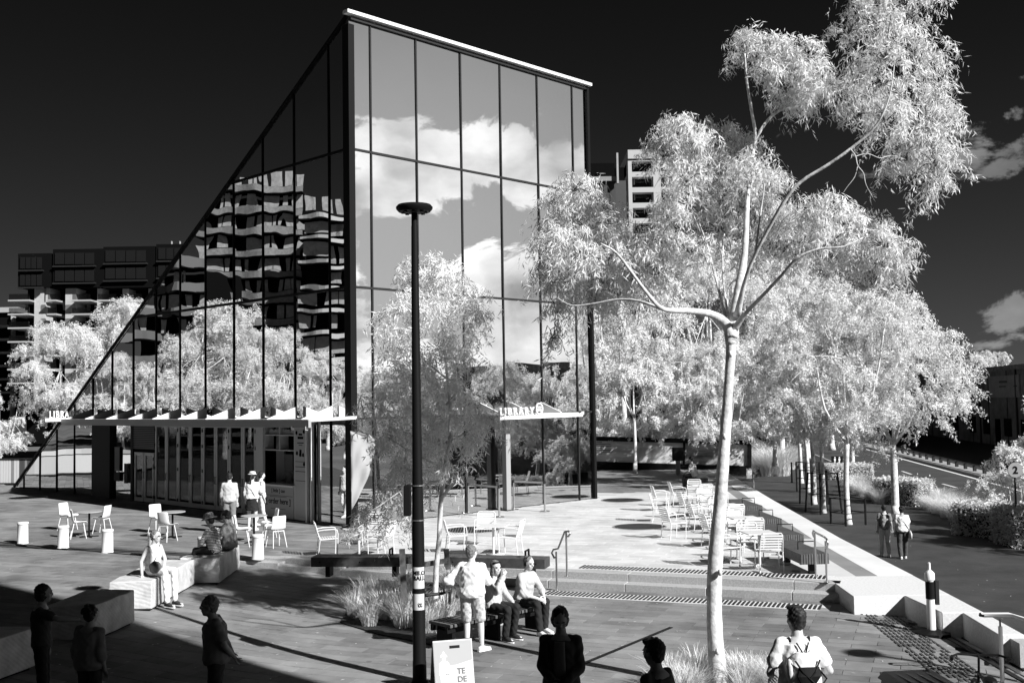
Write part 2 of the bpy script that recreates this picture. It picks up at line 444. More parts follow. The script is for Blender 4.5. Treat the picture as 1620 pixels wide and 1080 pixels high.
# tactile strips: rows of dark raised bars with pale slabs beneath
def tactile(name, n_, start, stepv, barv, z, w=.045, m=m_dark, pale=True, parent=st, off=0):
    mb = MB()
    for i in range(n_):
        c = start+stepv*i; a_ = c-barv/2; b_ = c+barv/2
        z0 = z if not callable(z) else z(c.x, c.y)
        mb.beam((a_.x,a_.y,z0+.007), (b_.x,b_.y,z0+.007), w, .012)
    o = mb.build(name, m, parent); tag(o, kind='stuff'); return o
for off, z, x0, n_ in ((.95, 0., .25, 62), (-.62, None, -.05, 66)):
    a_ = S0+sd_*(x0-.1)+sn_*(off-.29); b_ = a_+sd_*(n_*.087+.2)
    zz = (lambda x, y: zg(x, y)+.001)
    MB().add([(a_.x,a_.y,zz(*a_)+.002),(b_.x,b_.y,zz(*b_)+.002),((b_+sn_*.58).x,(b_+sn_*.58).y,zz(*b_)+.002),((a_+sn_*.58).x,(a_+sn_*.58).y,zz(*a_)+.002)],[(0,1,2,3)]).build('tactile_slab', m_granp, st)
    for i in range(n_):
        c = S0+sd_*(x0+i*.087)+sn_*off
        if i == 0:
            q = MB(); q.beam((0,-.21,.008),(0,.21,.008),.04,.014); tme = q.mesh('tactile_bar'); tme.materials.append(m_dark)
        o = bpy.data.objects.new('tactile_bar', tme); COL.objects.link(o); o.parent = st
        o.location = (c.x, c.y, zz(c.x, c.y)+.003); o.rotation_euler = (0,0,paver_rot)

# ---- terrace: big slabs, pale with darker bands, over the wall along the footpath
ter = tag(thing('terrace', (0,0,0), 0, None, None), kind='structure')
sl = [tone_mat('slab_a', .62, .85, False), tone_mat('slab_b', .5, .7, False), tone_mat('slab_c', .2, .34, False)]
def slab(p4, z1, m, name='slab', par=None):
    c = sum((Vector(p) for p in p4), Vector((0,0)))/4
    q = [(Vector(p)-c).normalized()*max(0,(Vector(p)-c).length-.007)+c for p in p4]
    return MB().prism([(v.x,v.y) for v in q], -.06, z1).build(name, m, par or ter)
rt_ = random.Random(11)
y = YS = 22.7; k = 0
while y < 56:
    h = 1.5; y2 = y+h
    for c0, c1, mi in ((0, .75, 0), (.75, 1.2, 2), (1.2, 2.2, 1)):
        xa, xb = edge_x(y), edge_x(y2); xa2, xb2 = xa-c0, xb-c0; xa3, xb3 = xa-c1, xb-c1
        mm = sl[mi] if rt_.random() > .12 else sl[rt_.choice((0, 1, 2))]
        slab([(xa2,y),(xb2,y2),(xb3,y2),(xa3,y)], .0, mm)
    y = y2
# front part of terrace down to the zig-zag end
YS = 22.7
front = [Vector((edge_x(21.6)-2.2,21.6)), Vector((edge_x(21.6),21.6)), T[1], K6, K5, K4, K3, K2, K1, K0]
def wallbox(pts, z0, z1, m=m_granp, nm='terrace_block'):
    return MB().prism([(p.x,p.y) for p in pts], z0, z1).build(nm, m, ter, bevel=.012)
def xe(y): return Vector((edge_x(y), y))
wallbox([K0, K1, K2, xe(K2.y), xe(YS-.01), Vector((edge_x(YS)-2.2,YS-.01))], -1.3, 0)
wallbox([K2+Vector((0,-.006)), K3, K4, xe(K4.y), xe(K2.y-.006)], -1.3, -.001)
wallbox([K4+Vector((0,-.006)), K5, K6, xe(K4.y-.006)], -1.3, -.002)
MB().prism([(p.x,p.y) for p in ([xe(q) for q in (16.7,22.6,28.7,33.6,39.7,56)]+[xe(q)-Vector((.25,0)) for q in (56,39.7,33.6,28.7,22.6,16.7)])], -1.6, -.062).build('retaining_wall', m_gran, ter)

# ramp tactile field (many short bars) and long steel strips on the right
def gl(px, py):
    z = -.4
    for _ in range(10):
        p = G(px, py, z); z = zlow(p.x, p.y)
    return Vector((p.x, p.y, z))
rm = tag(thing('ramp_markings', (0,0,0), 0, None, None), kind='structure')
A0, A1, B0, B1 = gl(1360, 969), gl(1410, 969), gl(1520, 1100), gl(1600, 1100)
mb = MB(); rr = random.Random(4)
for i in range(9):
    f = i/8; a_ = lerp(A0, A1, f); b_ = lerp(B0, B1, f)
    n_ = 26
    for j in range(n_):
        if rr.random() < .12: continue
        p = lerp(a_, b_, (j+.1)/n_); q = lerp(a_, b_, (j+.85)/n_)
        mb.beam((p.x,p.y,zlow(p.x,p.y)+.010), (q.x,q.y,zlow(q.x,q.y)+.010), .036, .012)
tag(mb.build('tactile_bar_field', mat('tactile_grey', .06, .6), rm), kind='stuff')
E1, E2, F1, F2 = gl(1432, 970), gl(1476, 968), gl(1640, 1090), gl(1700, 1062)
for i in range(7):
    f = i/6; a_ = lerp(E1, E2, f); b_ = lerp(F1, F2, f); mb = MB()
    st0 = [0, .0, .05, .25, .3, .45, .5][i]; a_ = lerp(a_, b_, st0)
    ks = 8
    for k in range(ks):
        p = lerp(a_, b_, k/ks); q = lerp(a_, b_, (k+1)/ks); mb.beam((p.x,p.y,zlow(p.x,p.y)+.012),(q.x,q.y,zlow(q.x,q.y)+.012), .085, .02)
    mb.build('steel_strip', m_steel if i % 2 else m_dark, rm)
# slot drains in the paving
for nm, px0, py0, px1, py1 in (('slot_drain', -60, 852, 302, 889), ('slot_drain', 902, 1058, 1062, 992)):
    a_ = on(px0, py0); b_ = on(px1, py1)
    mb = MB(); k = 10
    for i in range(k):
        p = lerp(a_, b_, i/k); q = lerp(a_, b_, (i+1)/k); mb.beam((p.x,p.y,zg(p.x,p.y)+.004),(q.x,q.y,zg(q.x,q.y)+.004), .07, .014)
    tag(mb.build(nm, m_black), kind='structure')
for i, p in enumerate(GRATES):
    t = thing('tree_pit_grate', (p.x,p.y,.002), 0, ['dark round grate in the pale paving nearest the steps', 'dark round grate in the paving beside the glass corner', 'dark round grate half hidden behind the white square table', 'dark round disc on the paving far left in front of the glass wedge'][i], 'grate', 'round grates in the plaza')
    MB().lathe([(.8,0),(.8,.012),(.74,.012),(.74,.006)], 40).build('rim', m_steel, t)
    g_ = MB()
    for k in range(-9, 10):
        w = math.sqrt(max(0, .72**2-(k*.078)**2)); g_.box(k*.078-.028, k*.078+.028, -w, w, .004, .014)
    g_.build('grille', m_black, t)

# ---- footpath, road and what lies beyond
fp = MB(); zf = -1.3
fp.add([(7.95,2,zf),(17.2,2,zf),(17.2,20,zf),(17.6,48,zf),(20,64,zf),(24,90,zf),(8.0,90,zf),(7.9,16,zf)], [(0,1,2,3,4,5,6,7)])
tag(fp.build('footpath', m_asph), kind='structure')
def road_l(y): return 19.6+(y-49)*.155
def road_r(y): return 27.46+(y-61.3)*.151
rd = MB(); ys = [-20, 20, 49, 80, 120, 260]
for y in ys: rd.v += [(road_l(y)-.3, y, -1.42), (road_r(y)+7, y, -1.42)]
for i in range(len(ys)-1): rd.f.append((2*i, 2*i+1, 2*i+3, 2*i+2))
road = tag(rd.build('road', m_road), kind='structure')
def paint(p, q, w, z=-1.414):
    d = (q-p).normalized(); s_ = Vector((d.y,-d.x))*w/2
    return MB().add([(p.x-s_.x,p.y-s_.y,z),(p.x+s_.x,p.y+s_.y,z),(q.x+s_.x,q.y+s_.y,z),(q.x-s_.x,q.y-s_.y,z)],[(0,1,2,3)])
paint(Vector((road_r(20),20)), Vector((road_r(200),200)), .22).build('edge_line', m_white, road)
for a_, b_ in (((1380,730),(1392,734)),((1427,745),(1442,750)),((1491,765),(1513,771)),((1350,719),(1358,721)),((1560,787),(1590,796))):
    paint(G(*a_,-1.42).xy, G(*b_,-1.42).xy, .16).build('lane_dash', m_white, road)
kb = MB()
for y0, y1 in zip(ys, ys[1:]):
    kb.prism([(road_l(y0)-.45,y0),(road_l(y0)-.3,y0),(road_l(y1)-.3,y1),(road_l(y1)-.45,y1)], -1.6, -1.28)
tag(kb.build('kerb', m_conc), kind='structure')
vg = MB(); vg.add([(17.2,2,-1.31),(17.2,20,-1.31),(17.6,48,-1.31),(20,64,-1.31),(24,90,-1.31),(60,300,-1.31),(road_l(300)-.45,300,-1.31),(road_l(90)-.45,90,-1.31),(road_l(49)-.45,49,-1.31),(road_l(2)-.45,2,-1.31)],[(9,8,7,6,5,4,3,2,1,0)])
tag(vg.build('verge', m_soil), kind='structure')
# ------------------------------------------------------------------ the glass library wedge
def glass_mat(name, refl, tint=.9, bump=.04, bs=.55, rough=.0):
    m = bpy.data.materials.new(name); m.use_nodes = True; t = m.node_tree; t.nodes.clear()
    gl_ = t.nodes.new('ShaderNodeBsdfGlossy'); gl_.inputs['Roughness'].default_value = rough; gl_.inputs['Color'].default_value = (tint,)*3+(1,)
    tr = t.nodes.new('ShaderNodeBsdfTransparent'); tr.inputs[0].default_value = (.6,.6,.6,1)
    mx = t.nodes.new('ShaderNodeMixShader'); mx.inputs[0].default_value = refl
    o = t.nodes.new('ShaderNodeOutputMaterial'); t.links.new(tr.outputs[0], mx.inputs[1]); t.links.new(gl_.outputs[0], mx.inputs[2]); t.links.new(mx.outputs[0], o.inputs[0])
    ge = t.nodes.new('ShaderNodeNewGeometry'); oi = t.nodes.new('ShaderNodeObjectInfo')
    ad = t.nodes.new('ShaderNodeVectorMath'); ad.operation = 'MULTIPLY_ADD'
    t.links.new(oi.outputs['Random'], ad.inputs[0]); ad.inputs[1].default_value = (37, 11, 23); t.links.new(ge.outputs['Position'], ad.inputs[2])
    n = t.nodes.new('ShaderNodeTexNoise'); n.inputs['Scale'].default_value = bs; n.inputs['Detail'].default_value = 1.0
    t.links.new(ad.outputs[0], n.inputs['Vector'])
    b = t.nodes.new('ShaderNodeBump'); b.inputs['Strength'].default_value = 1.0; b.inputs['Distance'].default_value = bump
    t.links.new(n.outputs[0], b.inputs['Height']); t.links.new(b.outputs[0], gl_.inputs['Normal'])
    return m
m_glassR = glass_mat('coated_glass', .95, .96, .006, .5)
m_glassL = glass_mat('coated_glass_rippled', .93, .84, .0075, .5)
m_glassG = glass_mat('clear_glass', .62, .8, .005, .5)
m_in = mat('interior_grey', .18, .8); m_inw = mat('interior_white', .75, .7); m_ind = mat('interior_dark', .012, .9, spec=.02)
LIB = thing('glass_library', tuple(Cb), 0, 'wedge shaped library with mirror glass walls and a white roof edge', 'building')
O = Vector(Cb)
def fp_(face, s, z, o=0.):
    d, n = (bb, nl) if face == 'L' else (ab, nr)
    return d*s+Vector((0,0,z))+n*o
def hyp(s): return HT*(1-s/HYP)
ROWS = [0, 3.32, 7.41, 11.75]
def clip(poly, f):
    out = []
    for i in range(len(poly)):
        p, q = poly[i], poly[(i+1) % len(poly)]; a_, b_ = f(p), f(q)
        if a_ >= 0: out.append(p)
        if (a_ >= 0) != (b_ >= 0): t = a_/(a_-b_); out.append((p[0]+(q[0]-p[0])*t, p[1]+(q[1]-p[1])*t))
    return out
rg = random.Random(21)
def pane(face, s0, s1, z0, z1, m, name='glass_pane', g_=.03, o0=-.03, tilt=.0036, parent=LIB):
    poly = [(s0+g_, z0+g_), (s1-g_, z0+g_), (s1-g_, z1-g_), (s0+g_, z1-g_)]
    if face == 'L': poly = clip(poly, lambda p: hyp(p[0])-.10-p[1])
    if len(poly) < 3: return
    cs = sum(p[0] for p in poly)/len(poly); cz = sum(p[1] for p in poly)/len(poly)
    tx, tz = rg.uniform(-tilt, tilt), rg.uniform(-tilt, tilt)
    fr = [fp_(face, s, z, o0+(s-cs)*tx+(z-cz)*tz) for s, z in poly]; bk = [fp_(face, s, z, o0-.025+(s-cs)*tx+(z-cz)*tz) for s, z in poly]
    n = len(poly); mb = MB(); mb.add(fr+bk, [tuple(range(n)), tuple(range(2*n-1, n-1, -1))]+[(i, i+n, (i+1)%n+n, (i+1)%n) for i in range(n)])
    return mb.build(name, m, parent)
def bar(face, s0, z0, s1, z1, w, d, name, m, o0=0., parent=LIB):
    n = nl if face == 'L' else nr
    return MB().beam(fp_(face, s0, z0, o0), fp_(face, s1, z1, o0), w, d, up=n).build(name, m, parent)
RM = [0, .86, 2.76, 4.77, 6.69, 8.63, 10.59, 11.4465]
LM = [0, 1.13, 3.1, 5.02, 6.93, 8.92, 10.82, 12.74, 14.68, 16.6, 18.45, 20.3, 22.2, 24.1, 26.0, 27.18]
rows = ROWS+[HT-.2]
for i in range(len(RM)-1):
    for j in range(4): pane('R', RM[i], RM[i+1], rows[j], rows[j+1], m_glassG if j == 0 else m_glassR)
for i in range(len(LM)-1):
    for j in range(4):
        if j == 0 and 2.2 < LM[i]+.5 < 14.4 and LM[i+1] < 15: continue
        if hyp(LM[i]) < ROWS[j]+.15: continue
        s0 = LM[i]
        if j == 0 and i == 1: pane('L', 1.13, 1.95, 0, rows[1], m_glassL); continue
        pane('L', s0, LM[i+1], rows[j], (rows+[99])[j+1], m_glassL)
for s in RM[1:-1]: bar('R', s, 0, s, HT-.12, .05, .05, 'mullion', m_dark, -.015)
for z in ROWS[1:]: bar('R', .05, z, BW-.05, z, .07, .05, 'transom', m_dark, -.012)
for s in LM[1:-1]:
    z0 = 0 if not (2.2 < s < 14) else 3.32
    if hyp(s)-.1 > z0+.1: bar('L', s, z0, s, hyp(s)-.1, .04, .05, 'mullion', m_black, -.015)
for z in ROWS[1:]: bar('L', .05, z, HYP*(1-z/HT)-.1, z, .085, .05, 'transom', m_black, -.012)
# corner posts and roof edges
MB().prism([(p.x,p.y) for p in (fp_('L',-.02,0,.03), fp_('L',.30,0,.03), fp_('L',.30,0,-.2), fp_('L',-.02,0,-.2))], 0, HT-.35).build('corner_post', m_black, LIB)
MB().beam(fp_('R', BW, 0, .0), fp_('R', BW, HT-.1, .0), .13, .15, up=nr).build('corner_post', m_black, LIB)
bar('L', .12, HT-.10, HYP-.05, .03, .09, .10, 'raking_edge', m_black)
MB().beam(fp_('R', -.17, HT-.02, .06), fp_('R', BW+.12, HT-.02, .06), .26, .11, up=(0,0,1)).build('white_roof_edge', m_white, LIB)
MB().beam(fp_('R', .05, HT-.17, .0), fp_('R', BW-.05, HT-.17, .0), .12, .09, up=(0,0,1)).build('head_rail', m_dark, LIB)
# raking roof slab, rear and far walls
r0 = [fp_('R', .1, HT-.2)+bb*.25, fp_('R', BW-.1, HT-.2)+bb*.25, fp_('R', BW-.1, 0)+bb*(HYP-.4), fp_('R', .1, 0)+bb*(HYP-.4)]
mb = MB(); up_ = Vector((0,0,.16)); mb.add([p-up_ for p in r0]+r0, [(3,2,1,0),(4,5,6,7),(0,1,5,4),(1,2,6,5),(2,3,7,6),(3,0,4,7)]); mb.build('roof', m_dark, LIB)
mb = MB(); e = ab*(BW-.12); q = [e+bb*.2, e+bb*(HYP-.5), e+bb*.2+Vector((0,0,HT-.4))]; mb.add(q+[p-ab*.12 for p in q], [(0,1,2),(5,4,3),(0,3,4,1),(1,4,5,2),(2,5,3,0)]); mb.build('far_wall', m_ind, LIB)
# inside: floor plates, columns, stair core
for z in ROWS[1:]:
    L_ = HYP*(1-z/HT)-1.5
    mb = MB(); q = [ab*.55+bb*.55, ab*(BW-.5)+bb*.55, ab*(BW-.5)+bb*L_, ab*.55+bb*L_]
    mb.add([p+Vector((0,0,z-.25)) for p in q]+[p+Vector((0,0,z+.1)) for p in q], [(3,2,1,0),(4,5,6,7),(0,1,5,4),(1,2,6,5),(2,3,7,6),(3,0,4,7)]); mb.build('floor_plate', m_in, LIB)
for s in (1.6, 5.3, 9.2, 13):
    top = hyp(s)-.8
    MB().beam(ab*.9+bb*s, ab*.9+bb*s+Vector((0,0,top)), .28, .28).build('inner_column', m_inw, LIB)
for s in (2.9, 6.8, 9.9):
    MB().beam(ab*s+bb*1.3, ab*s+bb*1.3+Vector((0,0,HT-1.4)), .3, .3).build('inner_column', m_inw, LIB)
for z in (12.6, 13.4, 14.2):
    MB().beam(ab*.7+bb*2.0+Vector((0,0,z-.2)), ab*.7+bb*4.4+Vector((0,0,z-.2)), .12, .3).build('stair_flight', m_ind, LIB)
MB().beam(ab*1.2+bb*.8+Vector((0,0,HT-1.55)), ab*(BW-1)+bb*.8+Vector((0,0,HT-1.55)), .3, .3).build('inner_beam', m_in, LIB)
mb = MB(); q = [ab*3.5+bb*3, ab*9+bb*3, ab*9+bb*14, ab*3.5+bb*14]; mb.prism([(p.x,p.y) for p in q], .02, 3.0).build('inner_core', m_ind, LIB)

# ---- left canopy: fascia beam, tapered brackets, deck, end beam with letters
CAN = thing('entrance_canopy', tuple(Cb+bb*10+nl*.6+Vector((0,0,3.2))), 0, 'long canopy with white triangular fins over the cafe doors', 'canopy')
co = Vector(Cb)-Vector(CAN.location)
def cp_(s, z, o): return co+fp_('L', s, z, o)
OUT = 1.3
MB().beam(cp_(.35,3.2,OUT), cp_(18.4,3.2,OUT), .10, .24).build('fascia', mat('canopy_grey', .34, .5), CAN)
def fin(s, par, face='L', cfun=cp_, zb=3.3, h=.42, out=OUT-.06, name='fin'):
    d = bb if face == 'L' else ab
    a_ = [cfun(s, zb, .10), cfun(s, zb, out), cfun(s, zb+.04, out), cfun(s, zb+h, .10)]
    mb = MB(); n = 4; mb.add([p-d*.03 for p in a_]+[p+d*.03 for p in a_], [(3,2,1,0),(4,5,6,7)]+[(i,(i+1)%4,(i+1)%4+4,i+4) for i in range(4)])
    return mb.build(name, m_white, par)
for i in range(10): fin(.9+i*1.93, CAN)
mb = MB(); q = [cp_(.4,3.325,.12), cp_(.4,3.325,OUT-.06), cp_(18.35,3.325,OUT-.06), cp_(18.35,3.325,.12)]
q2 = [p-Vector((0,0,.03)) for p in q]
mb.add(q2+q, [(0,1,2,3),(7,6,5,4),(0,4,5,1),(1,5,6,2),(2,6,7,3),(3,7,4,0)]); mb.build('deck', mat('canopy_deck', .25, .6), CAN)
MB().beam(cp_(-.4,3.36,.1), cp_(.45,3.30,OUT+.02), .07, .10).build('end_beam', m_white, CAN)
MB().beam(cp_(18.45,3.30,.1), cp_(18.45,3.30,2.0), .07, .14).build('end_beam', m_white, CAN)
for s in (.5, 1.25):
    MB().cyl(cp_(s,3.05,OUT+.02), .05, 3.0-CAN.location.z, 3.12-CAN.location.z, 12).build('downlight', m_white, CAN)
def letters(txt, start, along, size, z_up, par, m, depth=.03, step=None, name='letter', off=.012):
    """stand letters in a row; each letter its own mesh"""
    x = 0; ny = along.cross(Vector((0,0,1))); sq_ = .62 if step and step < 1 else 1.
    wid = dict(I=.42, L=.66, B=.78, R=.8, A=.82, Y=.76)
    for ch in txt:
        w = wid.get(ch, .8)*size*(step or 1)
        me = text_mesh(ch, size, depth, off, 'CENTER')
        me.transform(basis(along*sq_, Vector((0,0,1)), ny, start+along*(x+w/2)))
        me.materials.clear(); link(name, me, m, par); x += w
    return x
def logo(c, along, r, par, m):
    ny = along.cross(Vector((0,0,1))); M = basis(along, Vector((0,0,1)), ny, c)
    mb = MB(); n = 28
    for k in range(n):
        t0, t1 = 2*math.pi*k/n, 2*math.pi*(k+1)/n
        P_ = [(r*math.cos(t0), r*1.15*math.sin(t0)), (r*math.cos(t1), r*1.15*math.sin(t1)), (.78*r*math.cos(t1), .9*r*math.sin(t1)), (.78*r*math.cos(t0), .9*r*math.sin(t0))]
        mb.prism(P_, -.03, .03, M)
    for z in (-.36, 0, .36): mb.box(-.62*r, .62*r, z*r-.09*r, z*r+.09*r, -.02, .02, M)
    mb.build('round_book_emblem', m, par)
lsx = cp_(18.45, 3.37, .25)
wx = letters('LIBRARY', cp_(18.45, 3.38, 1.85), -nl, .42, 0, CAN, m_white, .03, .58)
logo(cp_(18.45, 3.57, 1.85)-nl*(wx+.13), -nl, .15, CAN, m_white)

# ---- right canopy over the side door
CR = thing('side_canopy', tuple(Cb+ab*8.4+nr*.5+Vector((0,0,3.2))), 0, 'short white canopy with library lettering above the side door', 'canopy')
cR = Vector(Cb)-Vector(CR.location)
def cr_(s, z, o): return cR+fp_('R', s, z, o)
MB().beam(cr_(5.2,3.22,1.2), cr_(9.4,3.24,1.2), .10, .12).build('fascia', m_white, CR)
MB().beam(cr_(9.35,3.23,1.2), cr_(10.75,3.3,.1), .08, .1).build('end_beam', m_white, CR)
for s in (5.4, 6.9, 8.4): fin(s, CR, 'R', cr_, 3.33, .4, 1.1)
mb = MB(); q = [cr_(5.2,3.33,.12), cr_(9.3,3.33,.12), cr_(9.3,3.33,1.14), cr_(5.2,3.33,1.14)]; q2 = [p-Vector((0,0,.03)) for p in q]
mb.add(q2+q, [(0,1,2,3),(7,6,5,4),(0,4,5,1),(1,5,6,2),(2,6,7,3),(3,7,4,0)]); mb.build('deck', m_whitem, CR)
wr = letters('LIBRARY', cr_(5.15,3.32,1.24), ab, .34, 0, CR, m_white, .03, 1.0)
logo(cr_(5.15,3.5,1.24)+ab*(wr+.25), ab, .18, CR, m_white)
t = thing('canopy_column', tuple(Cb+ab*6.35+nr*.35), 0, 'pale square column holding up the side canopy', 'column')
MB().box(-.11,.11,-.11,.11,0,3.2).build('shaft', mat('column_grey', .3, .6), t, bevel=.01); MB().box(-.16,.16,-.16,.16,.0,.03).build('base_plate', m_dark, t); t.rotation_euler.z = -al+math.pi/2

# ---- cafe front under the canopy
CAFE = thing('cafe', tuple(Cb+bb*8), 0, 'row of folding cafe doors with a corner serving hatch under the canopy', 'cafe')
cf = Vector(Cb)-Vector(CAFE.location)
def kf(s, z, o): return cf+fp_('L', s, z, o)
m_frame = mat('door_frame_grey', .6, .5); m_louv = mat('louvre_grey', .13, .6); m_panelglass = glass_mat('shaded_glass', .10, .7, .003)
def kbox(s0, s1, z0, z1, o0, o1, name, m, par=CAFE, bevel=0):
    P_ = [kf(s0,0,o0), kf(s1,0,o0), kf(s1,0,o1), kf(s0,0,o1)]
    return MB().prism([(p.x,p.y) for p in P_], z0, z1).build(name, m, par, bevel=bevel)
kbox(16.5, 18.2, 0, 3.3, -.1, .12, 'dark_pier', m_black)
kbox(14.72, 14.52, 0, 3.3, -.05, .07, 'side_frame', m_black)
# louvre and small double doors
for i in range(16): kbox(12.75, 14.5, 2.12+i*.072, 2.12+i*.072+.05, -.02, .05, 'louvre_slat', m_louv)
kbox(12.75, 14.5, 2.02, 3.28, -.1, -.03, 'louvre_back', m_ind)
def door(s0, s1, z1, handle_side, nm='folding_door', z0=.04):
    fr = MB(); P = lambda a, b, c, d: fr.prism([(p.x,p.y) for p in (kf(a,0,-.03), kf(b,0,-.03), kf(b,0,.04), kf(a,0,.04))], c, d)
    w = .11
    P(s0+.01, s0+w, z0, z1); P(s1-w, s1-.01, z0, z1); P(s0+w, s1-w, z1-.12, z1); P(s0+w, s1-w, z0, z0+.16)
    o = fr.build(nm, m_frame, CAFE, bevel=.004)
    MB().prism([(p.x,p.y) for p in (kf(s0+w,0,-.005), kf(s1-w,0,-.005), kf(s1-w,0,.01), kf(s0+w,0,.01))], z0+.16, z1-.12).build('door_pane', m_panelglass, o)
    hs = s0+.06 if handle_side < 0 else s1-.06
    MB().tube([kf(hs,.98,.04), kf(hs,.98,.1), kf(hs,1.22,.1), kf(hs,1.22,.04)], .012, 6).build('handle', m_dark, o)
    for z in (z1-.3, z1*.72, 1.35, .2):
        MB().cyl(kf(s1-.012 if handle_side < 0 else s0+.012, 0, .05), .02, z, z+.12, 8).build('hinge', m_dark, o)
door(13.65, 14.45, 1.98, -1); door(12.8, 13.6, 1.98, 1)
ns = [12.7, 11.78, 10.86, 9.94, 9.02, 8.1, 7.18, 6.26, 5.42]
for i in range(8): door(ns[i+1], ns[i], 3.12, 1 if i % 2 else -1)
kbox(4.95, 5.40, .04, 3.12, -.04, .05, 'jamb_panel', m_frame)
kbox(2.0, 14.6, 3.14, 3.30, -.06, .05, 'head_beam', m_frame); kbox(2.0, 14.6, 0, .04, -.06, .06, 'threshold', m_dark)
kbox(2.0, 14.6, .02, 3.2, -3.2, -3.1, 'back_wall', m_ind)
# serving hatch
kbox(3.12, 4.93, .04, 1.08, -.03, .05, 'counter_front', mat('counter_panel', .42, .6), bevel=.004)
kbox(3.05, 5.0, 1.08, 1.14, -.4, .14, 'counter_top', m_whitem, bevel=.005)
for z in (2.25, 2.75): kbox(3.12, 4.93, z, z+.035, -.35, 0, 'shelf', m_frame)
for s in (3.12, 4.0, 4.9): kbox(s, s+.03, 2.25, 3.12, -.35, .0, 'shelf_divider', m_frame)
rs_ = random.Random(6)
for i in range(20): 
    p = kf(3.25+i*.082, 2.785, -.15); MB().cyl(p, .03, 2.785, 2.785+rs_.uniform(.12,.2), 8).build('cup_stack', m_inw, CAFE)
kbox(4.1, 4.6, 1.5, 2.1, -.6, -.57, 'menu_board', m_in); kbox(3.3, 3.9, .9, 2.2, -1.4, -.8, 'coffee_machine', m_dark)
# printed panel beside the hatch
kbox(2.32, 3.1, .04, 3.12, -.03, .04, 'poster_frame', m_frame, bevel=.004)
kbox(2.40, 3.02, .12, 3.0, .041, .046, 'poster_sheet', mat('poster_white', .5, .6))
mk = m_ind
for z, w, h in ((2.78,.1,.06),(2.66,.16,.08),(2.52,.18,.03),(2.45,.1,.02),(2.1,.06,.22),(1.92,.3,.015),(1.75,.3,.02),(1.6,.3,.02),(1.3,.3,.015)):
    kbox(2.71-w, 2.71+w, z, z+h, .0462, .049, 'poster_print', mk)
for s, z in ((2.5,2.9),(2.92,2.86),(2.5,1.85),(2.55,2.15),(2.72,2.15),(2.9,2.2)): 
    p = kf(s, z, .047); MB().ell(p, (.045,.045,.07), 8).build('poster_fruit', mk, CAFE)
M = basis(-bb, (0,0,1), nl, kf(4.02, .50, .052))
put_text('order_here_lettering', '[ order here ]', .26, .002, M, m_ind, CAFE, .004, 'CENTER')
put_text('cafe_name_lettering', '[ little ] oan', .17, .002, basis(-bb, (0,0,1), nl, kf(4.02, .88, .052)), m_ind, CAFE, .002, 'CENTER')
for z, w in ((.76, .85), (.72, .5), (.32, .45)): kbox(4.02-w, 4.02+w, z, z+.018, .051, .053, 'counter_print', m_louv)
for s in (2.24, 1.98): kbox(s-.035, s+.035, 0, 3.28, .05, .16, 'white_post', m_white)
kbox(2.03, 2.19, 0, 3.28, -.05, .05, 'dark_pier', m_black)
# notices on the glass near the pier
kbox(15.75, 16.2, 1.15, 2.15, .04, .045, 'notice', m_in); kbox(15.72, 16.25, .75, 1.12, .04, .05, 'notice', m_black); kbox(15.0, 15.3, .7, 1.5, .04, .06, 'card_reader_panel', m_black)

# ---- feather banner, planter box, stanchions near the corner
def feather():
    p = on(556, 836); t = thing('feather_banner', tuple(p), R(20), 'grey teardrop feather banner beside the glass corner', 'banner')
    n = 18; pole = []; W = []
    H = 2.95
    out = []
    for i in range(n+1):
        f = i/n; z = .55+f*(H-.55); w = .74*math.sin(min(1, f*1.0)*math.pi*.60)**1.0*(1 if f < .86 else math.sqrt(max(0, 1-((f-.86)/.14)**2))*.995+.005)
        W.append((z, w))
    mb = MB(); nx_ = 8
    for side in (1, -1):
        pass
    for z, w in W:
        for j in range(nx_+1):
            x = w*j/nx_; mb.v.append((x, .05*math.sin(z*4+x*9)*(x/.6)+.03*math.sin(x*17-z*6), z))
    for i in range(n):
        for j in range(nx_): mb.f.append((i*(nx_+1)+j, i*(nx_+1)+j+1, (i+1)*(nx_+1)+j+1, (i+1)*(nx_+1)+j))
    o = mb.build('sail', mat('banner_grey', .5, .7, trans=.3), t, smooth=True); s_ = o.modifiers.new('thick', 'SOLIDIFY'); s_.thickness = .004
    MB().tube([(0,0,0),(0,0,1.5),(0,0,2.4),(.06,0,2.8),(.25,0,2.98),(.45,0,2.86)], .014, 8).build('pole', m_dark, t)
    MB().box(-.25,.25,-.25,.25,0,.09).build('base', m_black, t, bevel=.01)
feather()
def stanch(px, py, k, cat='post'):
    p = on(px, py); t = thing('stanchion', tuple(p), 0, None, 'barrier post', 'steel belt barrier posts by the side door')
    MB().lathe([(.17,0),(.17,.015),(.15,.035),(.03,.05)], 24).build('base', m_steel, t); MB().cyl((0,0), .035, .04, 1.0, 14).build('post', m_steel, t, smooth='auto')
    MB().lathe([(.04,.94),(.045,.96),(.045,1.03),(.02,1.05)], 16).build('head', m_dark, t)
    return p, t
SP = [stanch(x, y, i) for i, (x, y) in enumerate([(741,812), (790,818), (813,806), (862,809), (707,800)])]
for (p, t), l in zip(SP, ['steel barrier post left of the canopy column beside the small tree', 'steel barrier post nearest the camera just left of the canopy column', 'steel barrier post just right of the canopy column', 'rightmost steel barrier post before the dark side door glass', 'steel barrier post furthest left behind the small tree']): t['label'] = l
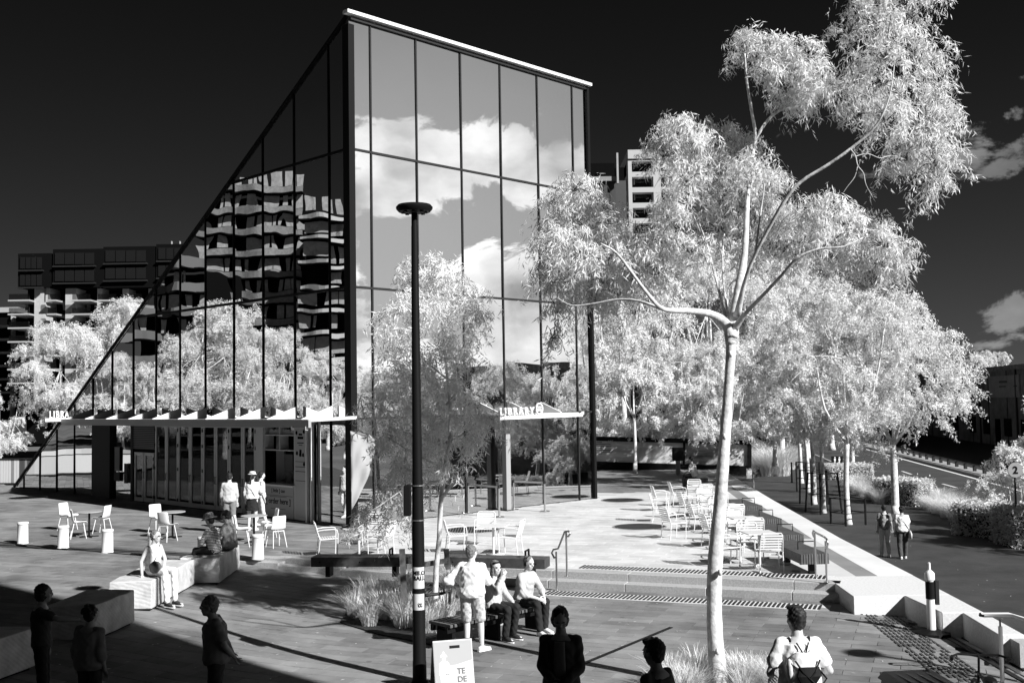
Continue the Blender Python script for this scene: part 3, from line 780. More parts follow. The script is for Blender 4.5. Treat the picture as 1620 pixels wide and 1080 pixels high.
for (i, j), l in (((0,1), 'pale retractable belt stretched left of the canopy column'), ((2,3), 'pale retractable belt stretched right of the canopy column'), ((4,0), 'pale retractable belt ending behind the small tree crown')):
    a_, b_ = SP[i][0], SP[j][0]; d = (b_-a_); u = d.normalized()
    tag(MB().beam(u*.04+Vector((0,0,.98)), d-u*.04+Vector((0,0,.98)), .012, .06).build('barrier_belt', mat('belt_grey', .6, .6), None, loc=tuple(a_)), l, 'barrier belt')

# ---- helper: a point seen in the mirror of a glass face
def mirror(px, py, face, dist):
    n = nl if face == 'L' else nr; d = ray(px, py).normalized(); o_ = Vector((0,0,CZ))
    t = (Vector(Cb)-o_).dot(n)/d.dot(n); p = o_+d*t; r = d-n*2*d.dot(n); return p+r*dist
# ------------------------------------------------------------------ leaves, trunks, grasses
def leaf_mat(name, v, tr=.35):
    m = mat(name, v, .55, trans=tr, spec=.4); t = m.node_tree; b = t.nodes['Principled BSDF']
    ge = t.nodes.new('ShaderNodeNewGeometry'); r = t.nodes.new('ShaderNodeMapRange'); t.links.new(ge.outputs['Random Per Island'], r.inputs[0])
    r.inputs[3].default_value = v*.7; r.inputs[4].default_value = min(.93, v*1.15); t.links.new(r.outputs[0], b.inputs['Base Color'])
    return m
m_leaf = leaf_mat('leaf_bright', .93, .38); m_leaf2 = leaf_mat('leaf_mid', .72, .2); m_grass = leaf_mat('grass_bright', .85, .3)
m_dleaf = leaf_mat('leaf_painted_shade', .10, .2)  # leaf colour cut to near black to stand for shade
m_bark = mat('gum_bark', .62, .8, var=.42, vs=5, bump=.6, bs=14)
m_bark2 = mat('gum_bark_pale', .55, .8, var=.3, vs=4)
def quads_mesh(name, V, k=4):
    n = len(V)//k; me = bpy.data.meshes.new(name); me.vertices.add(n*k); me.vertices.foreach_set('co', V.astype(np.float32).ravel())
    me.loops.add(n*k); me.loops.foreach_set('vertex_index', np.arange(n*k, dtype=np.int32))
    me.polygons.add(n); me.polygons.foreach_set('loop_start', np.arange(0, n*k, k, dtype=np.int32)); me.polygons.foreach_set('loop_total', np.full(n, k, dtype=np.int32))
    me.update(calc_edges=True); return me
def leaf_mesh(name, C, L, W, droop, rs, m):
    C, O_ = C if isinstance(C, tuple) else (C, None)
    n = len(C); d = rs.normal(size=(n,3)); d /= np.linalg.norm(d, axis=1)[:,None]; d = d*(1-droop)+np.array([0,0,-1.])*droop
    d /= np.linalg.norm(d, axis=1)[:,None]; q = rs.normal(size=(n,3)); q = q if O_ is None else O_*1.5+q*.55; s = np.cross(d, q); s /= np.linalg.norm(s, axis=1)[:,None]
    l = (L*rs.uniform(.6,1.3,n))[:,None]; w = (W*rs.uniform(.7,1.2,n))[:,None]/2
    V = np.stack([C, C+d*l*.45+s*w, C+d*l, C+d*l*.45-s*w], 1).reshape(-1,3)
    me = quads_mesh(name, V); me.materials.append(m); return me
def clump_pts(cl, per, rs, twig=14, tw=.16, sl=None):
    """cl: list (centre, radii, density); each clump is a ragged bunch of drooping leaf sprays on twigs"""
    out = []; oo = []; sl = sl or tw*3.4
    for (c, r, dn) in cl:
        c = np.array(c); r = np.array(r); nt_ = max(3, int(twig*dn))
        d = rs.normal(size=(nt_,3)); d /= np.linalg.norm(d, axis=1)[:,None]; t = c+d*r*(rs.uniform(.05,1.12,(nt_,1))**.55)
        w = rs.uniform(.35,1.6,nt_); ks = np.maximum(2, (per*dn*w/w.sum()).astype(int))
        o_ = t-c; o_ /= (np.linalg.norm(o_, axis=1)[:,None]+1e-6); o_[:,2] += .25
        g_ = d*np.array([1,1,.25])+rs.normal(size=d.shape)*.45; g_ /= np.linalg.norm(g_, axis=1)[:,None]
        L_ = sl*rs.uniform(.55,1.35,nt_)
        idx = np.repeat(np.arange(nt_), ks); f = rs.uniform(0,1,len(idx))[:,None]; Lr = L_[idx][:,None]
        p = t[idx]+g_[idx]*Lr*(f-.25)*.9+np.array([0,0,-1.])*Lr*.75*f*f+rs.normal(size=(len(idx),3))*tw*.42*(1.15-f*.6)
        out.append(p); oo.append(o_[idx])
    return np.concatenate(out), np.concatenate(oo)
def limb(mb, pts, r0, r1, n=8, wob=.0, rr=random):
    pts = [Vector(p) for p in pts]; k = len(pts); P_ = []; Rr = []
    for i in range(k-1):
        for j in range(3 if i < k-2 else 4):
            f = j/3; 
            a0_, a1_, a2_, a3_ = pts[max(i-1,0)], pts[i], pts[i+1], pts[min(i+2,k-1)]
            if f >= 1: p = a2_
            else: p = .5*((2*a1_)+(-a0_+a2_)*f+(2*a0_-5*a1_+4*a2_-a3_)*f*f+(-a0_+3*a1_-3*a2_+a3_)*f**3)
            P_.append(p); g_ = (i+f)/(k-1); Rr.append((r0+(r1-r0)*g_)*(1+rr.uniform(-.05,.05)))
    mb.tube(P_, Rr, n)
def gum(seed, H, spread, bole, nleaf, L=.22, W=.06, ncl=16, r=.13, lean=0., m=None, droop=.45, nlimb=5, csz=(.6,1.0), low=.0):
    rr = random.Random(seed); rs = np.random.RandomState(seed); mb = MB()
    fork = Vector((lean*.4, rr.uniform(-.1,.1), bole)); limb(mb, [(0,0,-.05),(rr.uniform(-.05,.05),0,bole*.5),fork], r, r*.7, 10, rr=rr)
    mb.tube([(0,0,-.1),(0,0,.12),(0,0,.4)], [r*1.5,r*1.15,r], 10)
    tips = []; cc_ = Vector((lean, 0, (H+bole*(1-low))/2)); ry = (H-bole*(1-low))/2
    heads = []
    for i in range(nlimb):
        a_ = 2*math.pi*i/nlimb+rr.uniform(-.4,.4); q = rr.uniform(.25,.6)
        e = cc_+Vector((math.cos(a_)*spread*q, math.sin(a_)*spread*q, rr.uniform(-.1,.5)*ry)); mid = lerp(fork, e, .45)+Vector((math.cos(a_)*spread*.12, math.sin(a_)*spread*.12, -.05*ry))
        limb(mb, [fork-Vector((0,0,.15)), mid, e], r*.5, r*.2, 7, rr=rr); heads.append(e)
    cl = []
    for i in range(ncl):
        while True:
            d = Vector((rr.uniform(-1,1), rr.uniform(-1,1), rr.uniform(-1,1)))
            if .25 < d.length < 1: break
        c = cc_+Vector((d.x*spread*(1-.35*max(0,d.z)), d.y*spread*(1-.35*max(0,d.z)), d.z*ry)); s_ = rr.uniform(*csz)*spread*.36
        cl.append((tuple(c), (s_*1.15, s_*1.15, s_*.75), rr.uniform(.6,1.3)))
        h = min(heads, key=lambda q: (q-c).length); limb(mb, [h, lerp(h, c, .5)+Vector((0,0,.1)), c], r*.18, r*.05, 5, rr=rr)
    C = clump_pts(cl, nleaf/ncl, rs, twig=22, tw=spread*.06, sl=spread*.2)
    return mb, leaf_mesh('crown', C, L, W, droop, rs, m or m_leaf), m_bark
def tree_thing(nm, loc, rz, label, parts, group=None, cat='tree', bark=None):
    t = thing(nm, loc, rz, label, cat, group); mb, cm, bk = parts
    o = mb.build('trunk', bark or bk, t, smooth=True); link('crown', cm, None, t); return t

# ---- the big foreground gum, limbs and leaf masses surveyed limb by limb
B0_ = G(1137, 1088, -.33); YB = B0_.y
def bp(px, py, dy=0.): 
    p = D(px, py, YB+dy); return p-B0_
BIG = thing('gum_tree', tuple(B0_), 0, 'large white trunked gum tree rising from the grass bed in front', 'tree')
mb = MB(); k = YB/FPX
def L3(pts, raw=0):  # (px,py,radius_px,dy)
    P_ = [bp(a_[0], a_[1], a_[3]) for a_ in pts]; 
    out = []; rr_ = []
    for i in range(len(P_)-1):
        for j in range(4 if i < len(P_)-2 else 5):
            f = j/4; q0, q1, q2, q3 = P_[max(i-1,0)], P_[i], P_[i+1], P_[min(i+2,len(P_)-1)]
            p = q2 if f >= 1 else .5*((2*q1)+(-q0+q2)*f+(2*q0-5*q1+4*q2-q3)*f*f+(-q0+3*q1-3*q2+q3)*f**3)
            out.append(p); q_ = lerp(pts[i][2], pts[i+1][2], min(f,1)); rr_.append((q_ if raw else q_*(.5+.25*max(0,min(1,(q_-6)/4.5))))*k*(1+random.uniform(-.03,.03)))
    mb.tube(out, rr_, 14)
L3([(1138,1112,26,0),(1137,1085,18,0),(1135,1055,14,0),(1131,1000,12.2,0),(1130,940,11.7,0),(1132,880,11.5,0),(1139,800,10.3,0),(1145,720,9,0),(1152,620,7.6,0),(1156,560,7.8,0),(1157,522,8.6,0)],1)
L3([(1157,545,12,0),(1150,515,11,0),(1128,498,9,-.2),(1095,492,8,-.5),(1050,489,6.5,-.8),(1025,465,5.5,-.9),(1003,436,4.5,-1),(975,400,3.5,-1.1),(950,385,2,-1.2)])
L3([(1048,489,5,-.8),(1010,476,4.2,-.6),(975,474,3.4,-.4),(940,480,2.6,-.3),(905,483,1.8,-.2),(880,470,1.2,-.1)])
L3([(1157,540,12,0),(1162,500,12,.1),(1170,455,10.5,.2),(1178,400,8.5,.3),(1181,345,7.5,.4),(1184,300,6.5,.5),(1190,250,6,.5),(1195,215,5.5,.5),(1188,170,5,.4),(1181,125,4.2,.3),(1178,85,3,.2)])
L3([(1192,232,5,.5),(1206,202,5.2,.5),(1228,178,5,.6),(1262,160,4.5,.7),(1300,146,4,.8),(1332,128,3.2,.9),(1352,96,2.4,1.),(1362,50,1.6,1.1)])
L3([(1181,120,3,.3),(1190,114,3.4,.3),(1204,120,3,.2),(1214,128,2.4,.1),(1232,118,1.8,0),(1250,98,1.2,0)])
L3([(1166,500,9,0),(1180,440,6,-.3),(1196,400,5.5,-.5),(1218,358,5.5,-.7),(1243,315,5.5,-.9),(1268,287,5,-1.),(1308,262,4.6,-1.1),(1345,236,4.2,-1.2),(1378,208,3.6,-1.3),(1398,178,2.8,-1.4),(1410,140,2,-1.4),(1416,90,1.3,-1.4)])
L3([(1162,520,9,0),(1180,495,6.5,-.2),(1206,468,5.5,-.5),(1236,436,4.6,-.8),(1262,408,4,-1),(1295,394,3.2,-1.1),(1335,390,2.4,-1.2),(1365,376,1.6,-1.2)])
L3([(1155,520,6,.1),(1145,490,4.8,.3),(1135,450,4,.5),(1126,415,3.4,.6),(1118,385,2.4,.7),(1105,350,1.6,.8)])
L3([(1153,505,5,.1),(1146,460,3.2,.6),(1143,410,2.8,.9),(1146,370,2,1.)])
L3([(1150,500,3,.2),(1153,455,2.6,.8),(1166,440,2.2,1.1),(1176,425,1.4,1.2)])
L3([(1195,400,4,-.5),(1200,360,3.2,-.6),(1205,325,2.4,-.6),(1210,290,1.5,-.6)])
L3([(1345,236,2.2,-1.2),(1353,246,1.8,-1.3),(1357,262,1.5,-1.35),(1366,274,1.3,-1.3),(1370,292,.9,-1.3),(1381,312,.6,-1.25)])
L3([(1357,262,1.2,-1.3),(1352,280,.9,-1.3),(1340,296,.7,-1.3),(1334,305,.4,-1.3)])
L3([(1352,248,1.4,-1.3),(1372,243,1.1,-1.2),(1392,250,.9,-1.2),(1410,246,.7,-1.1),(1428,252,.5,-1.1)])
L3([(1120,400,2.6,.6),(1092,330,2.2,.4),(1070,310,1.8,.2),(1050,300,1.2,.1)])
for kx, ky in ((1139,905),(1135,1030),(1156,560),(1146,690)):
    p = bp(kx, ky, -.012*ky/100-.05); mb.ell(p, (.035,.05,.05), 8)
mb.build('trunk', m_bark, BIG, smooth=True)
rs = np.random.RandomState(5)
CLB = [ # px,py,rx,ry,density
 (1390,15,52,45,1.3),(1440,10,50,45,1.2),(1400,70,60,50,1.6),(1450,80,50,50,1.4),(1440,140,60,50,1.6),(1480,150,35,45,1.2),(1385,125,45,40,1.),(1465,200,45,40,1.4),(1420,205,45,35,1.),(1350,120,28,25,.45),
 (1480,245,30,35,1.),(1475,285,22,22,.6),(1430,240,35,28,.7),(1400,175,50,35,.9),(1365,160,32,25,.55),(1340,45,22,30,.4),(1495,190,20,30,.5),(1385,-25,50,40,1.),(1440,-30,45,40,1.),
 (1186,55,28,24,.8),(1205,75,30,26,.7),(1238,72,35,22,.8),(1265,85,34,26,.9),(1290,105,30,28,.8),(1250,125,45,28,.9),(1300,130,30,24,.6),(1215,112,26,20,.45),(1275,150,30,20,.5),(1240,160,26,16,.35),
 (1068,200,32,32,1.),(1050,235,28,34,.9),(1095,215,36,36,1.2),(1130,215,34,32,1.1),(1165,235,36,36,1.2),(1195,260,40,32,1.1),(1120,265,50,36,1.5),(1080,275,40,36,1.1),(1215,285,36,30,.9),(1165,295,48,38,1.4),
 (1105,320,44,36,1.3),(1060,330,32,36,.9),(1200,335,44,36,1.1),(1140,350,50,34,1.2),(1235,345,30,26,.7),(1045,370,36,30,.9),(1090,385,40,30,.9),(1180,385,36,30,.7),
 (905,292,32,28,.9),(935,305,32,30,1.),(885,325,34,34,1.),(925,345,46,36,1.4),(970,345,34,32,1.),(875,375,34,36,1.1),(915,395,46,36,1.3),(965,390,44,36,1.2),(1005,385,36,36,1.),(870,430,28,36,.8),(905,440,36,34,.9),
 (955,435,42,32,1.),(1000,430,36,34,.9),(1035,420,34,36,.8),(880,480,20,34,.4),(940,470,36,22,.45),(875,530,18,20,.25),(980,460,40,22,.5),(1030,470,30,24,.4),
 (1262,330,32,24,.8),(1300,325,34,26,1.),(1335,340,36,30,1.1),(1370,355,36,28,1.1),(1400,380,32,26,1.),(1425,400,22,22,.7),(1355,390,40,26,1.),(1310,370,40,30,1.),(1270,370,34,30,.9),(1390,415,30,18,.6),(1330,415,34,18,.5),(1240,390,30,24,.5)]
cl = []
for (x, y, rx, ry, dn) in CLB:
    dy = rs.uniform(.6,2.2) if x < 1060 else (rs.uniform(.2,1.8) if x < 1255 and y > 180 else rs.uniform(.0,1.2)); c = bp(x, y, dy); cl.append((tuple(c), (rx*k*1.0, rx*k*1.35, ry*k), dn*(.72 if (x > 1330 and y < 300) else .9)))
C = clump_pts(cl, 1350, rs, twig=30, tw=.10, sl=.42)
me = leaf_mesh('crown', C, .112, .0175, .5, rs, m_leaf); link('crown', me, None, BIG)
tw = MB(); 
for (c, r, dn) in cl[::1]:
    for j in range(9):
        d = Vector(rs.normal(size=3)).normalized(); e = Vector(c)+Vector((d.x*r[0], d.y*r[1], d.z*r[2]))*1.05; q0 = Vector(c)-Vector((0,0,r[2]*.5)); tw.tube([q0, lerp(q0, e, .5)+Vector((0,0,.06)), e, e+Vector((d.x*.1,d.y*.1,-.16))], [.012,.008,.005,.002], 5)
tag(tw.build('twigs', mat('twig_dark', .10, .8), BIG), kind='stuff')

# ---- the slender young gum in the grass bed left of the benches
T2 = on(690, 985); Y2 = T2.y; k2 = Y2/FPX
ST = thing('young_gum_tree', tuple(T2), 0, 'slender young gum tree in the grass bed before the glass corner', 'tree')
def bp2(px, py, dy=0.): return D(px, py, Y2+dy)-T2
mb = MB()
def L4(pts):
    P_ = [bp2(a_[0], a_[1], a_[3]) for a_ in pts]; mb.tube(P_, [a_[2]*k2*.62 for a_ in pts], 10)
L4([(690,990,9,0),(688,960,7.5,0),(690,900,7,0),(695,850,6.5,0),(697,800,6.5,0),(701,760,6,0),(707,720,5.5,0),(712,690,4.5,0),(712,640,4,0),(706,580,3.2,0),(700,520,2.5,0),(692,460,1.6,0)])
L4([(697,790,4.5,0),(708,775,4,-.2),(722,755,3,-.3),(738,740,2.,-.4)])
for q in ([(708,600,3,0),(660,560,2,-.3),(630,520,1.2,-.4)],[(706,640,3,0),(740,600,2,.3),(750,540,1.2,.4)],[(703,740,3,0),(660,720,2,-.3),(610,690,1.2,-.4)],[(705,700,3,0),(745,680,2,.2),(775,665,1.2,.2)],[(700,760,3,0),(650,765,2,-.5),(600,800,1.4,-.7),(575,815,1,-.7)]): L4(q)
mb.build('trunk', m_bark, ST, smooth=True)
CL2 = [(690,412,26,28,.7),(712,440,30,30,.8),(668,440,34,34,.9),(640,425,20,26,.5),(745,470,32,34,.8),(755,515,24,34,.6),(700,485,44,36,1.3),(640,480,34,36,1.),(615,500,22,30,.5),(665,530,46,36,1.3),(720,550,40,40,1.2),
 (625,560,32,34,.9),(680,590,46,38,1.2),(740,600,34,34,.8),(620,610,36,32,.8),(595,650,28,26,.6),(660,645,44,34,1.),(720,645,40,30,1.),(765,655,28,20,.7),(780,670,14,14,.3),(700,690,44,28,1.),(745,695,30,20,.6),(640,700,36,30,.8),
 (612,695,20,18,.4),(632,740,26,22,.7),(665,745,30,30,.7),(612,770,18,16,.4),(700,740,30,24,.4),(640,785,34,20,.5),(600,815,32,16,.5),(575,830,16,12,.3),(650,820,26,16,.35),(575,800,22,14,.3)]
cl = []
for (x, y, rx, ry, dn) in CL2: cl.append((tuple(bp2(x, y, rs.uniform(-.7,.7))), (rx*k2, rx*k2*1.3, ry*k2), dn))
C = clump_pts(cl, 900, rs, twig=24, tw=.10, sl=.42); link('crown', leaf_mesh('crown', C, .13, .022, .45, rs, m_leaf), None, ST)

# ---- shared gum kinds
KIND = [gum(31, 9.6, 2.9, 3.3, 38000, .15, .042, 22, .13), gum(32, 8.8, 2.4, 3.0, 32000, .15, .042, 19, .11, .3), gum(33, 11.5, 4.3, 3.6, 52000, .17, .05, 28, .2, low=.2, csz=(.5,.85)),
        gum(34, 7.0, 2.6, 1.4, 32000, .16, .048, 20, .12, low=.6), gum(35, 6.3, 1.9, 2.4, 11000, .17, .045, 13, .08)]
KT = []
def plant_tree(kind, x, y, z, rz, s, label, group=None, nm='gum_tree'):
    parts = KIND[kind]
    if len(KT) <= kind or KT[kind] is None:
        while len(KT) <= kind: KT.append(None)
    if KT[kind] is None:
        t = tree_thing(nm, (x,y,z), rz, label, parts, group); t.scale = (s,)*3 if not hasattr(s,'__len__') else s; KT[kind] = t; return t
    c = dup(KT[kind], (x,y,z), rz, label); c.scale = (s,)*3 if not hasattr(s,'__len__') else s; c.name = nm
    if group: c['group'] = group
    elif 'group' in c: del c['group']
    return c
# ghost gums along the footpath
def zf_(px, py): p = G(px, py, -1.3); return p.x, p.y
x, y = zf_(1342, 829); R1 = plant_tree(0, x, y, -1.3, .4, 1.0, 'guarded footpath gum standing nearest the walking pair', 'gum trees along the footpath')
x, y = zf_(1303, 811); plant_tree(1, x, y, -1.3, 2.0, 1.0, 'second gum of the footpath row, leaning thicker trunk inside a tree guard', 'gum trees along the footpath')
x, y = zf_(1288, 797); plant_tree(0, x, y, -1.3, 3.3, .95, 'third straight gum in the footpath row behind the leaning one', 'gum trees along the footpath')
x, y = zf_(1279, 778); plant_tree(1, x, y, -1.3, 4.4, 1.0, 'fourth gum in the footpath row with a curved thin trunk', 'gum trees along the footpath')
x, y = zf_(1268, 764); plant_tree(0, x, y, -1.3, 5.2, .95, 'farthest thin gum trunk in the footpath row', 'gum trees along the footpath')
x, y = zf_(1417, 812); plant_tree(2, x, y, -1.3, 1.0, (.86,.86,.84), 'broad crowned gum between the footpath and the road beside the hedge')
x, y = zf_(1372, 752); plant_tree(2, x+1, y+6, -1.3, 2.6, .85, 'rounded gum further down the verge behind the broad crowned one')
# trees behind the display wall and plaza end
BG = [(2,6.5,63,0,0,1.12),(2,12.5,66,0,1.4,1.2),(2,18.0,72,-1,3.0,1.25),(3,4.5,60,0,.4,.9),(3,8.2,58,0,2.2,1.0),(3,11.2,57,0,3.7,.95),(2,23.0,84,-1,4.4,1.25),(2,9.0,74,0,5.2,1.25),(3,14.6,60,0,.9,1.1),(2,28.5,96,-1,.2,1.2)]
BL = ['tall gum behind the display wall beside the library edge','tall full gum behind the display wall in line with the big trunk','wide gum behind the footpath trees','low bushy tree just above the left of the display wall','low bushy tree above the middle of the display wall','low bushy tree above the right end of the display wall','wide gum far down the road side','tallest gum behind the low bushes beyond the display wall','low bushy tree where the display wall meets the footpath','most distant gum down the road']
for (kd, x, y, z, rz, s), l in zip(BG, BL): plant_tree(kd, x, y, z, rz, s, l, 'trees beyond the display wall')
# plaza end trees in front of the display wall
x, y = G(1005, 748, 0).xy; plant_tree(4, x, y, 0, .3, 1.25, 'slim forked gum in front of the display wall', nm='young_gum_tree')
x, y = G(1099, 742, 0).xy; plant_tree(4, x, y, 0, 2.1, 1.15, 'slim gum behind the seated man at the display wall', nm='young_gum_tree')
# left of the wedge
for (kd, x, y, rz, s, l) in ((2,-26.5,76,0,1.02,'bright gum closest to the glass wedge, left background'),(2,-31.5,75,2,.86,'bright rounded gum second from the wedge in the left background'),(3,-38,74,3,.75,'low bright shrubby tree at the left picture edge'),(2,-25,86,1,1.08,'tallest bright gum behind the others left of the wedge'),(3,-33.5,70,5,.72,'low bright shrubby tree under the left gums'),(3,-27.5,68,4,.8,'low bright shrubby tree touching the wedge slope'),(2,-29,80,2.7,.98,'full bright gum between the tallest one and the wedge'),(3,-36,71,.9,.85,'low bright shrubby tree between the left edge and the taller gums')):
    plant_tree(kd, x, y, 0, rz, s, l, 'trees left of the library')
# trees and towers that the mirror walls show, standing to the west and east
MT = [(300,58,2,.9),(355,40,2,.98),(430,46,2,.85),(250,50,3,1.0),(200,44,3,1.1),(470,50,3,1.15),(520,54,2,.7),(395,60,2,.95),(170,60,2,.8),(545,44,3,.9)]
ML = ['gum west of the plaza mirrored in the wedge %s' % s for s in ('near its middle','left of the lamp reflection','right of the lamp reflection','low on its left','far left','low right','close to the corner','behind the lamp reflection','at its tip','beside the corner post')]
for (px, dist, kd, s), l in zip(MT, ML):
    p = mirror(px, 640, 'L', dist); plant_tree(kd, p.x, p.y, 0, px, s, l, 'trees mirrored in the wedge')
for i, (px, dist, kd, s) in enumerate(((600,27,2,.62),(700,29,2,.58),(790,27,2,.66),(850,28,2,.6),(900,26,3,.9),(640,30,2,.66))):
    p = mirror(px, 640, 'R', dist); plant_tree(kd, p.x, p.y, -1.3, px, s, 'roadside gum east of the plaza mirrored in the %s glass pane' % ('second','third','fifth','sixth','last','widest')[i], 'trees mirrored in the east wall')

# ---- grasses
def tussock(name, seed, n, h, spread, w=.012, arch=.6, m=None):
    rs = np.random.RandomState(seed); a_ = rs.uniform(0, 2*np.pi, n); b = rs.uniform(0, 1, n)**.7*spread*.35
    base_ = np.stack([np.cos(a_)*b, np.sin(a_)*b, np.zeros(n)], 1); out = np.stack([np.cos(a_+rs.normal(0,.5,n)), np.sin(a_+rs.normal(0,.5,n)), np.zeros(n)], 1)
    H = h*rs.uniform(.55,1.1,n)[:,None]; ln = spread*rs.uniform(.15,1.,n)[:,None]; side = np.stack([-out[:,1], out[:,0], np.zeros(n)], 1)*w/2
    up = np.array([0,0,1.]); V = []
    prev = base_
    for f0, f1 in ((0,.4),(.4,.75),(.75,1.)):
        def pt(f): return base_+out*ln*f**1.7+up*H*(f*(1+arch*.5)-arch*.62*f*f)
        p, q = pt(f0), pt(f1); w0, w1 = side*(1-f0*.6), side*(1-f1*.75)
        V.append(np.stack([p-w0, p+w0, q+w1, q-w1], 1))
    V = np.concatenate(V).reshape(-1,3); me = quads_mesh(name, V); me.materials.append(m or m_grass); return me
TU = [tussock('grass_tussock', i, 320, .62, .5, .014) for i in range(3)]
FL = [tussock('grass_clump', 10+i, 900, .95, 1.0, .014, .9) for i in range(2)]
def put_tus(me, p, s, rz, label, group, nm='grass_tussock'):
    o = link(nm, me); o.location = p; o.rotation_euler.z = rz; o.scale = (s,)*3; tag(o, label, 'grass plant', group); return o
def bed(pts, label, nm='planting_bed'):
    mb = MB(); zc = zg(*pts[0]); mb.prism([(p[0],p[1]) for p in pts], zc-.25, zc+.03); return tag(mb.build(nm, m_soil), label, 'planting bed')
q = [on(*p) for p in ((538,985),(600,1004),(652,1014),(702,1024),(712,1000),(745,950),(700,925),(620,925),(560,950))]
mb = MB(); mb.v = [(p.x,p.y,p.z+.02) for p in q]+[(p.x,p.y,p.z-.2) for p in q]; n = len(q); mb.f = [tuple(range(n))]+[(i,(i+1)%n,n+(i+1)%n,n+i) for i in range(n)]
tag(mb.build('planting_bed', m_soil), 'dark soil bed full of grasses around the young gum', 'planting bed')
rg_ = random.Random(8)
gpos = [(562,975),(585,990),(610,980),(640,992),(600,965),(628,960),(660,985),(655,960),(690,1000),(705,985),(720,965),(675,1000),(640,940),(715,940),(580,958),(735,950)]
for i, (px, py) in enumerate(gpos):
    p = on(px, py); put_tus(TU[i%3], (p.x,p.y,p.z+.02), rg_.uniform(.8,1.08), rg_.uniform(0,6), 'bright grass tussock in the bed of the young gum', 'tussocks in the bed of the young gum')
gp2 = [(1062,1092),(1085,1085),(1106,1080),(1100,1100),(1168,1085),(1190,1092),(1210,1098),(1178,1105),(1050,1105),(1082,1108),(1228,1100)]
mb = MB(); q = [on(*p) for p in ((1020,1100),(1050,1072),(1110,1060),(1180,1068),(1240,1090),(1250,1120),(1150,1150),(1020,1130))]
mb.v = [(p.x,p.y,p.z+.02) for p in q]+[(p.x,p.y,p.z-.2) for p in q]; n = len(q); mb.f = [tuple(range(n))]+[(i,(i+1)%n,n+(i+1)%n,n+i) for i in range(n)]
tag(mb.build('planting_bed', m_soil), 'dark soil bed with grasses at the foot of the large gum', 'planting bed')
for i, (px, py) in enumerate(gp2):
    p = on(px, py); put_tus(TU[i%3], (p.x,p.y,p.z+.02), rg_.uniform(.6,.82), rg_.uniform(0,6), 'bright grass tussock at the foot of the large gum', 'tussocks at the foot of the large gum')
# long soft grasses and clipped hedges on the verge
for i, (px, py) in enumerate([(1352,778),(1365,784),(1378,790),(1392,796),(1358,770),(1470,806),(1485,812),(1500,818),(1515,824),(1530,832),(1490,800),(1508,806),(1524,814),(1538,822),(1476,796)]):
    p = G(px, py, -1.3); put_tus(FL[i%2], (p.x,p.y,-1.3), rg_.uniform(.75,1.0), rg_.uniform(0,6), 'fluffy pale grass clump between the clipped hedges' if i >= 5 else 'fluffy pale grass clump before the first clipped hedge', 'grasses between the hedges' if i >= 5 else 'grasses before the first hedge', 'grass_clump')
for i, (px, py) in enumerate([(1205,738),(1225,745),(1240,742),(1215,752),(1190,745),(1232,752)]):
    p = G(px, py, -1.3); put_tus(FL[i%2], (p.x,p.y,-1.3), rg_.uniform(1.8,2.4), rg_.uniform(0,6), 'fluffy bright grass beyond the end of the display wall', 'grasses beyond the display wall', 'grass_clump')
def hedge(x0, x1, y0, y1, h, label, seed, dens=900, m=None, z0=-1.3, rz=0.):
    rs = np.random.RandomState(seed); cx_, cy_ = (x0+x1)/2, (y0+y1)/2; t = thing('hedge', (cx_, cy_, z0), rz, label, 'hedge')
    a_, b = (x1-x0)/2, (y1-y0)/2; MB().box(-a_+.12,a_-.12,-b+.12,b-.12,0,h-.12).build('branches', mat('hedge_inside', .03, .9), t)
    P_ = []
    def face(n_, f): u = rs.uniform(-1,1,(n_,2)); P_.append(f(u[:,0], u[:,1]))
    face(int(dens*4*a_*b), lambda u, v: np.stack([u*a_, v*b, np.full_like(u, h)], 1))
    for s in (1,-1):
        face(int(dens*2*b*h*.9), lambda u, v: np.stack([np.full_like(u, s*a_), u*b, (v+1)*h/2], 1)); face(int(dens*2*a_*h*.9), lambda u, v: np.stack([u*a_, np.full_like(u, s*b), (v+1)*h/2], 1))
    C = np.concatenate(P_); C = C+rs.normal(size=C.shape)*.06; link('foliage', leaf_mesh('foliage', C, .10, .06, .0, rs, m or m_leaf2), None, t); return t
for_hedge_rz = .6
def hg(px, py): return G(px, py, -1.3)
p = hg(1433, 797); hedge(p.x-.6, p.x+.6, p.y-1.0, p.y+1.4, 1.1, 'clipped box hedge behind the walking pair beside the road', 1, rz=.6)
p = hg(1350, 757); hedge(p.x-1.6, p.x+1.0, p.y-.6, p.y+1.0, .8, 'small clipped hedge beside the toilet sign', 2)
p = hg(1572, 848); hedge(p.x-.7, p.x+.7, p.y-1.1, p.y+1.1, 1.1, 'clipped hedge at the right picture edge beside the bright shrub', 3, rz=.6)
p = hg(1622, 862); hedge(p.x-.7, p.x+.8, p.y-.9, p.y+.9, 1.2, 'loose bright leafy hedge lowest on the right edge', 4, 700)
KIND.append(gum(36, 3.2, 1.25, .5, 8000, .12, .05, 14, .05, low=.9, csz=(.7,1.1), droop=.1))
p = G(1600, 835, -1.3); plant_tree(5, p.x, p.y, -1.3, 1, 1.0, 'tall bright shrub at the right edge under the round sign', nm='shrub')
p = G(1640, 800, -1.3); plant_tree(5, p.x+.6, p.y, -1.3, 3, 1.5, 'taller bright shrub cut by the right picture edge', nm='shrub')
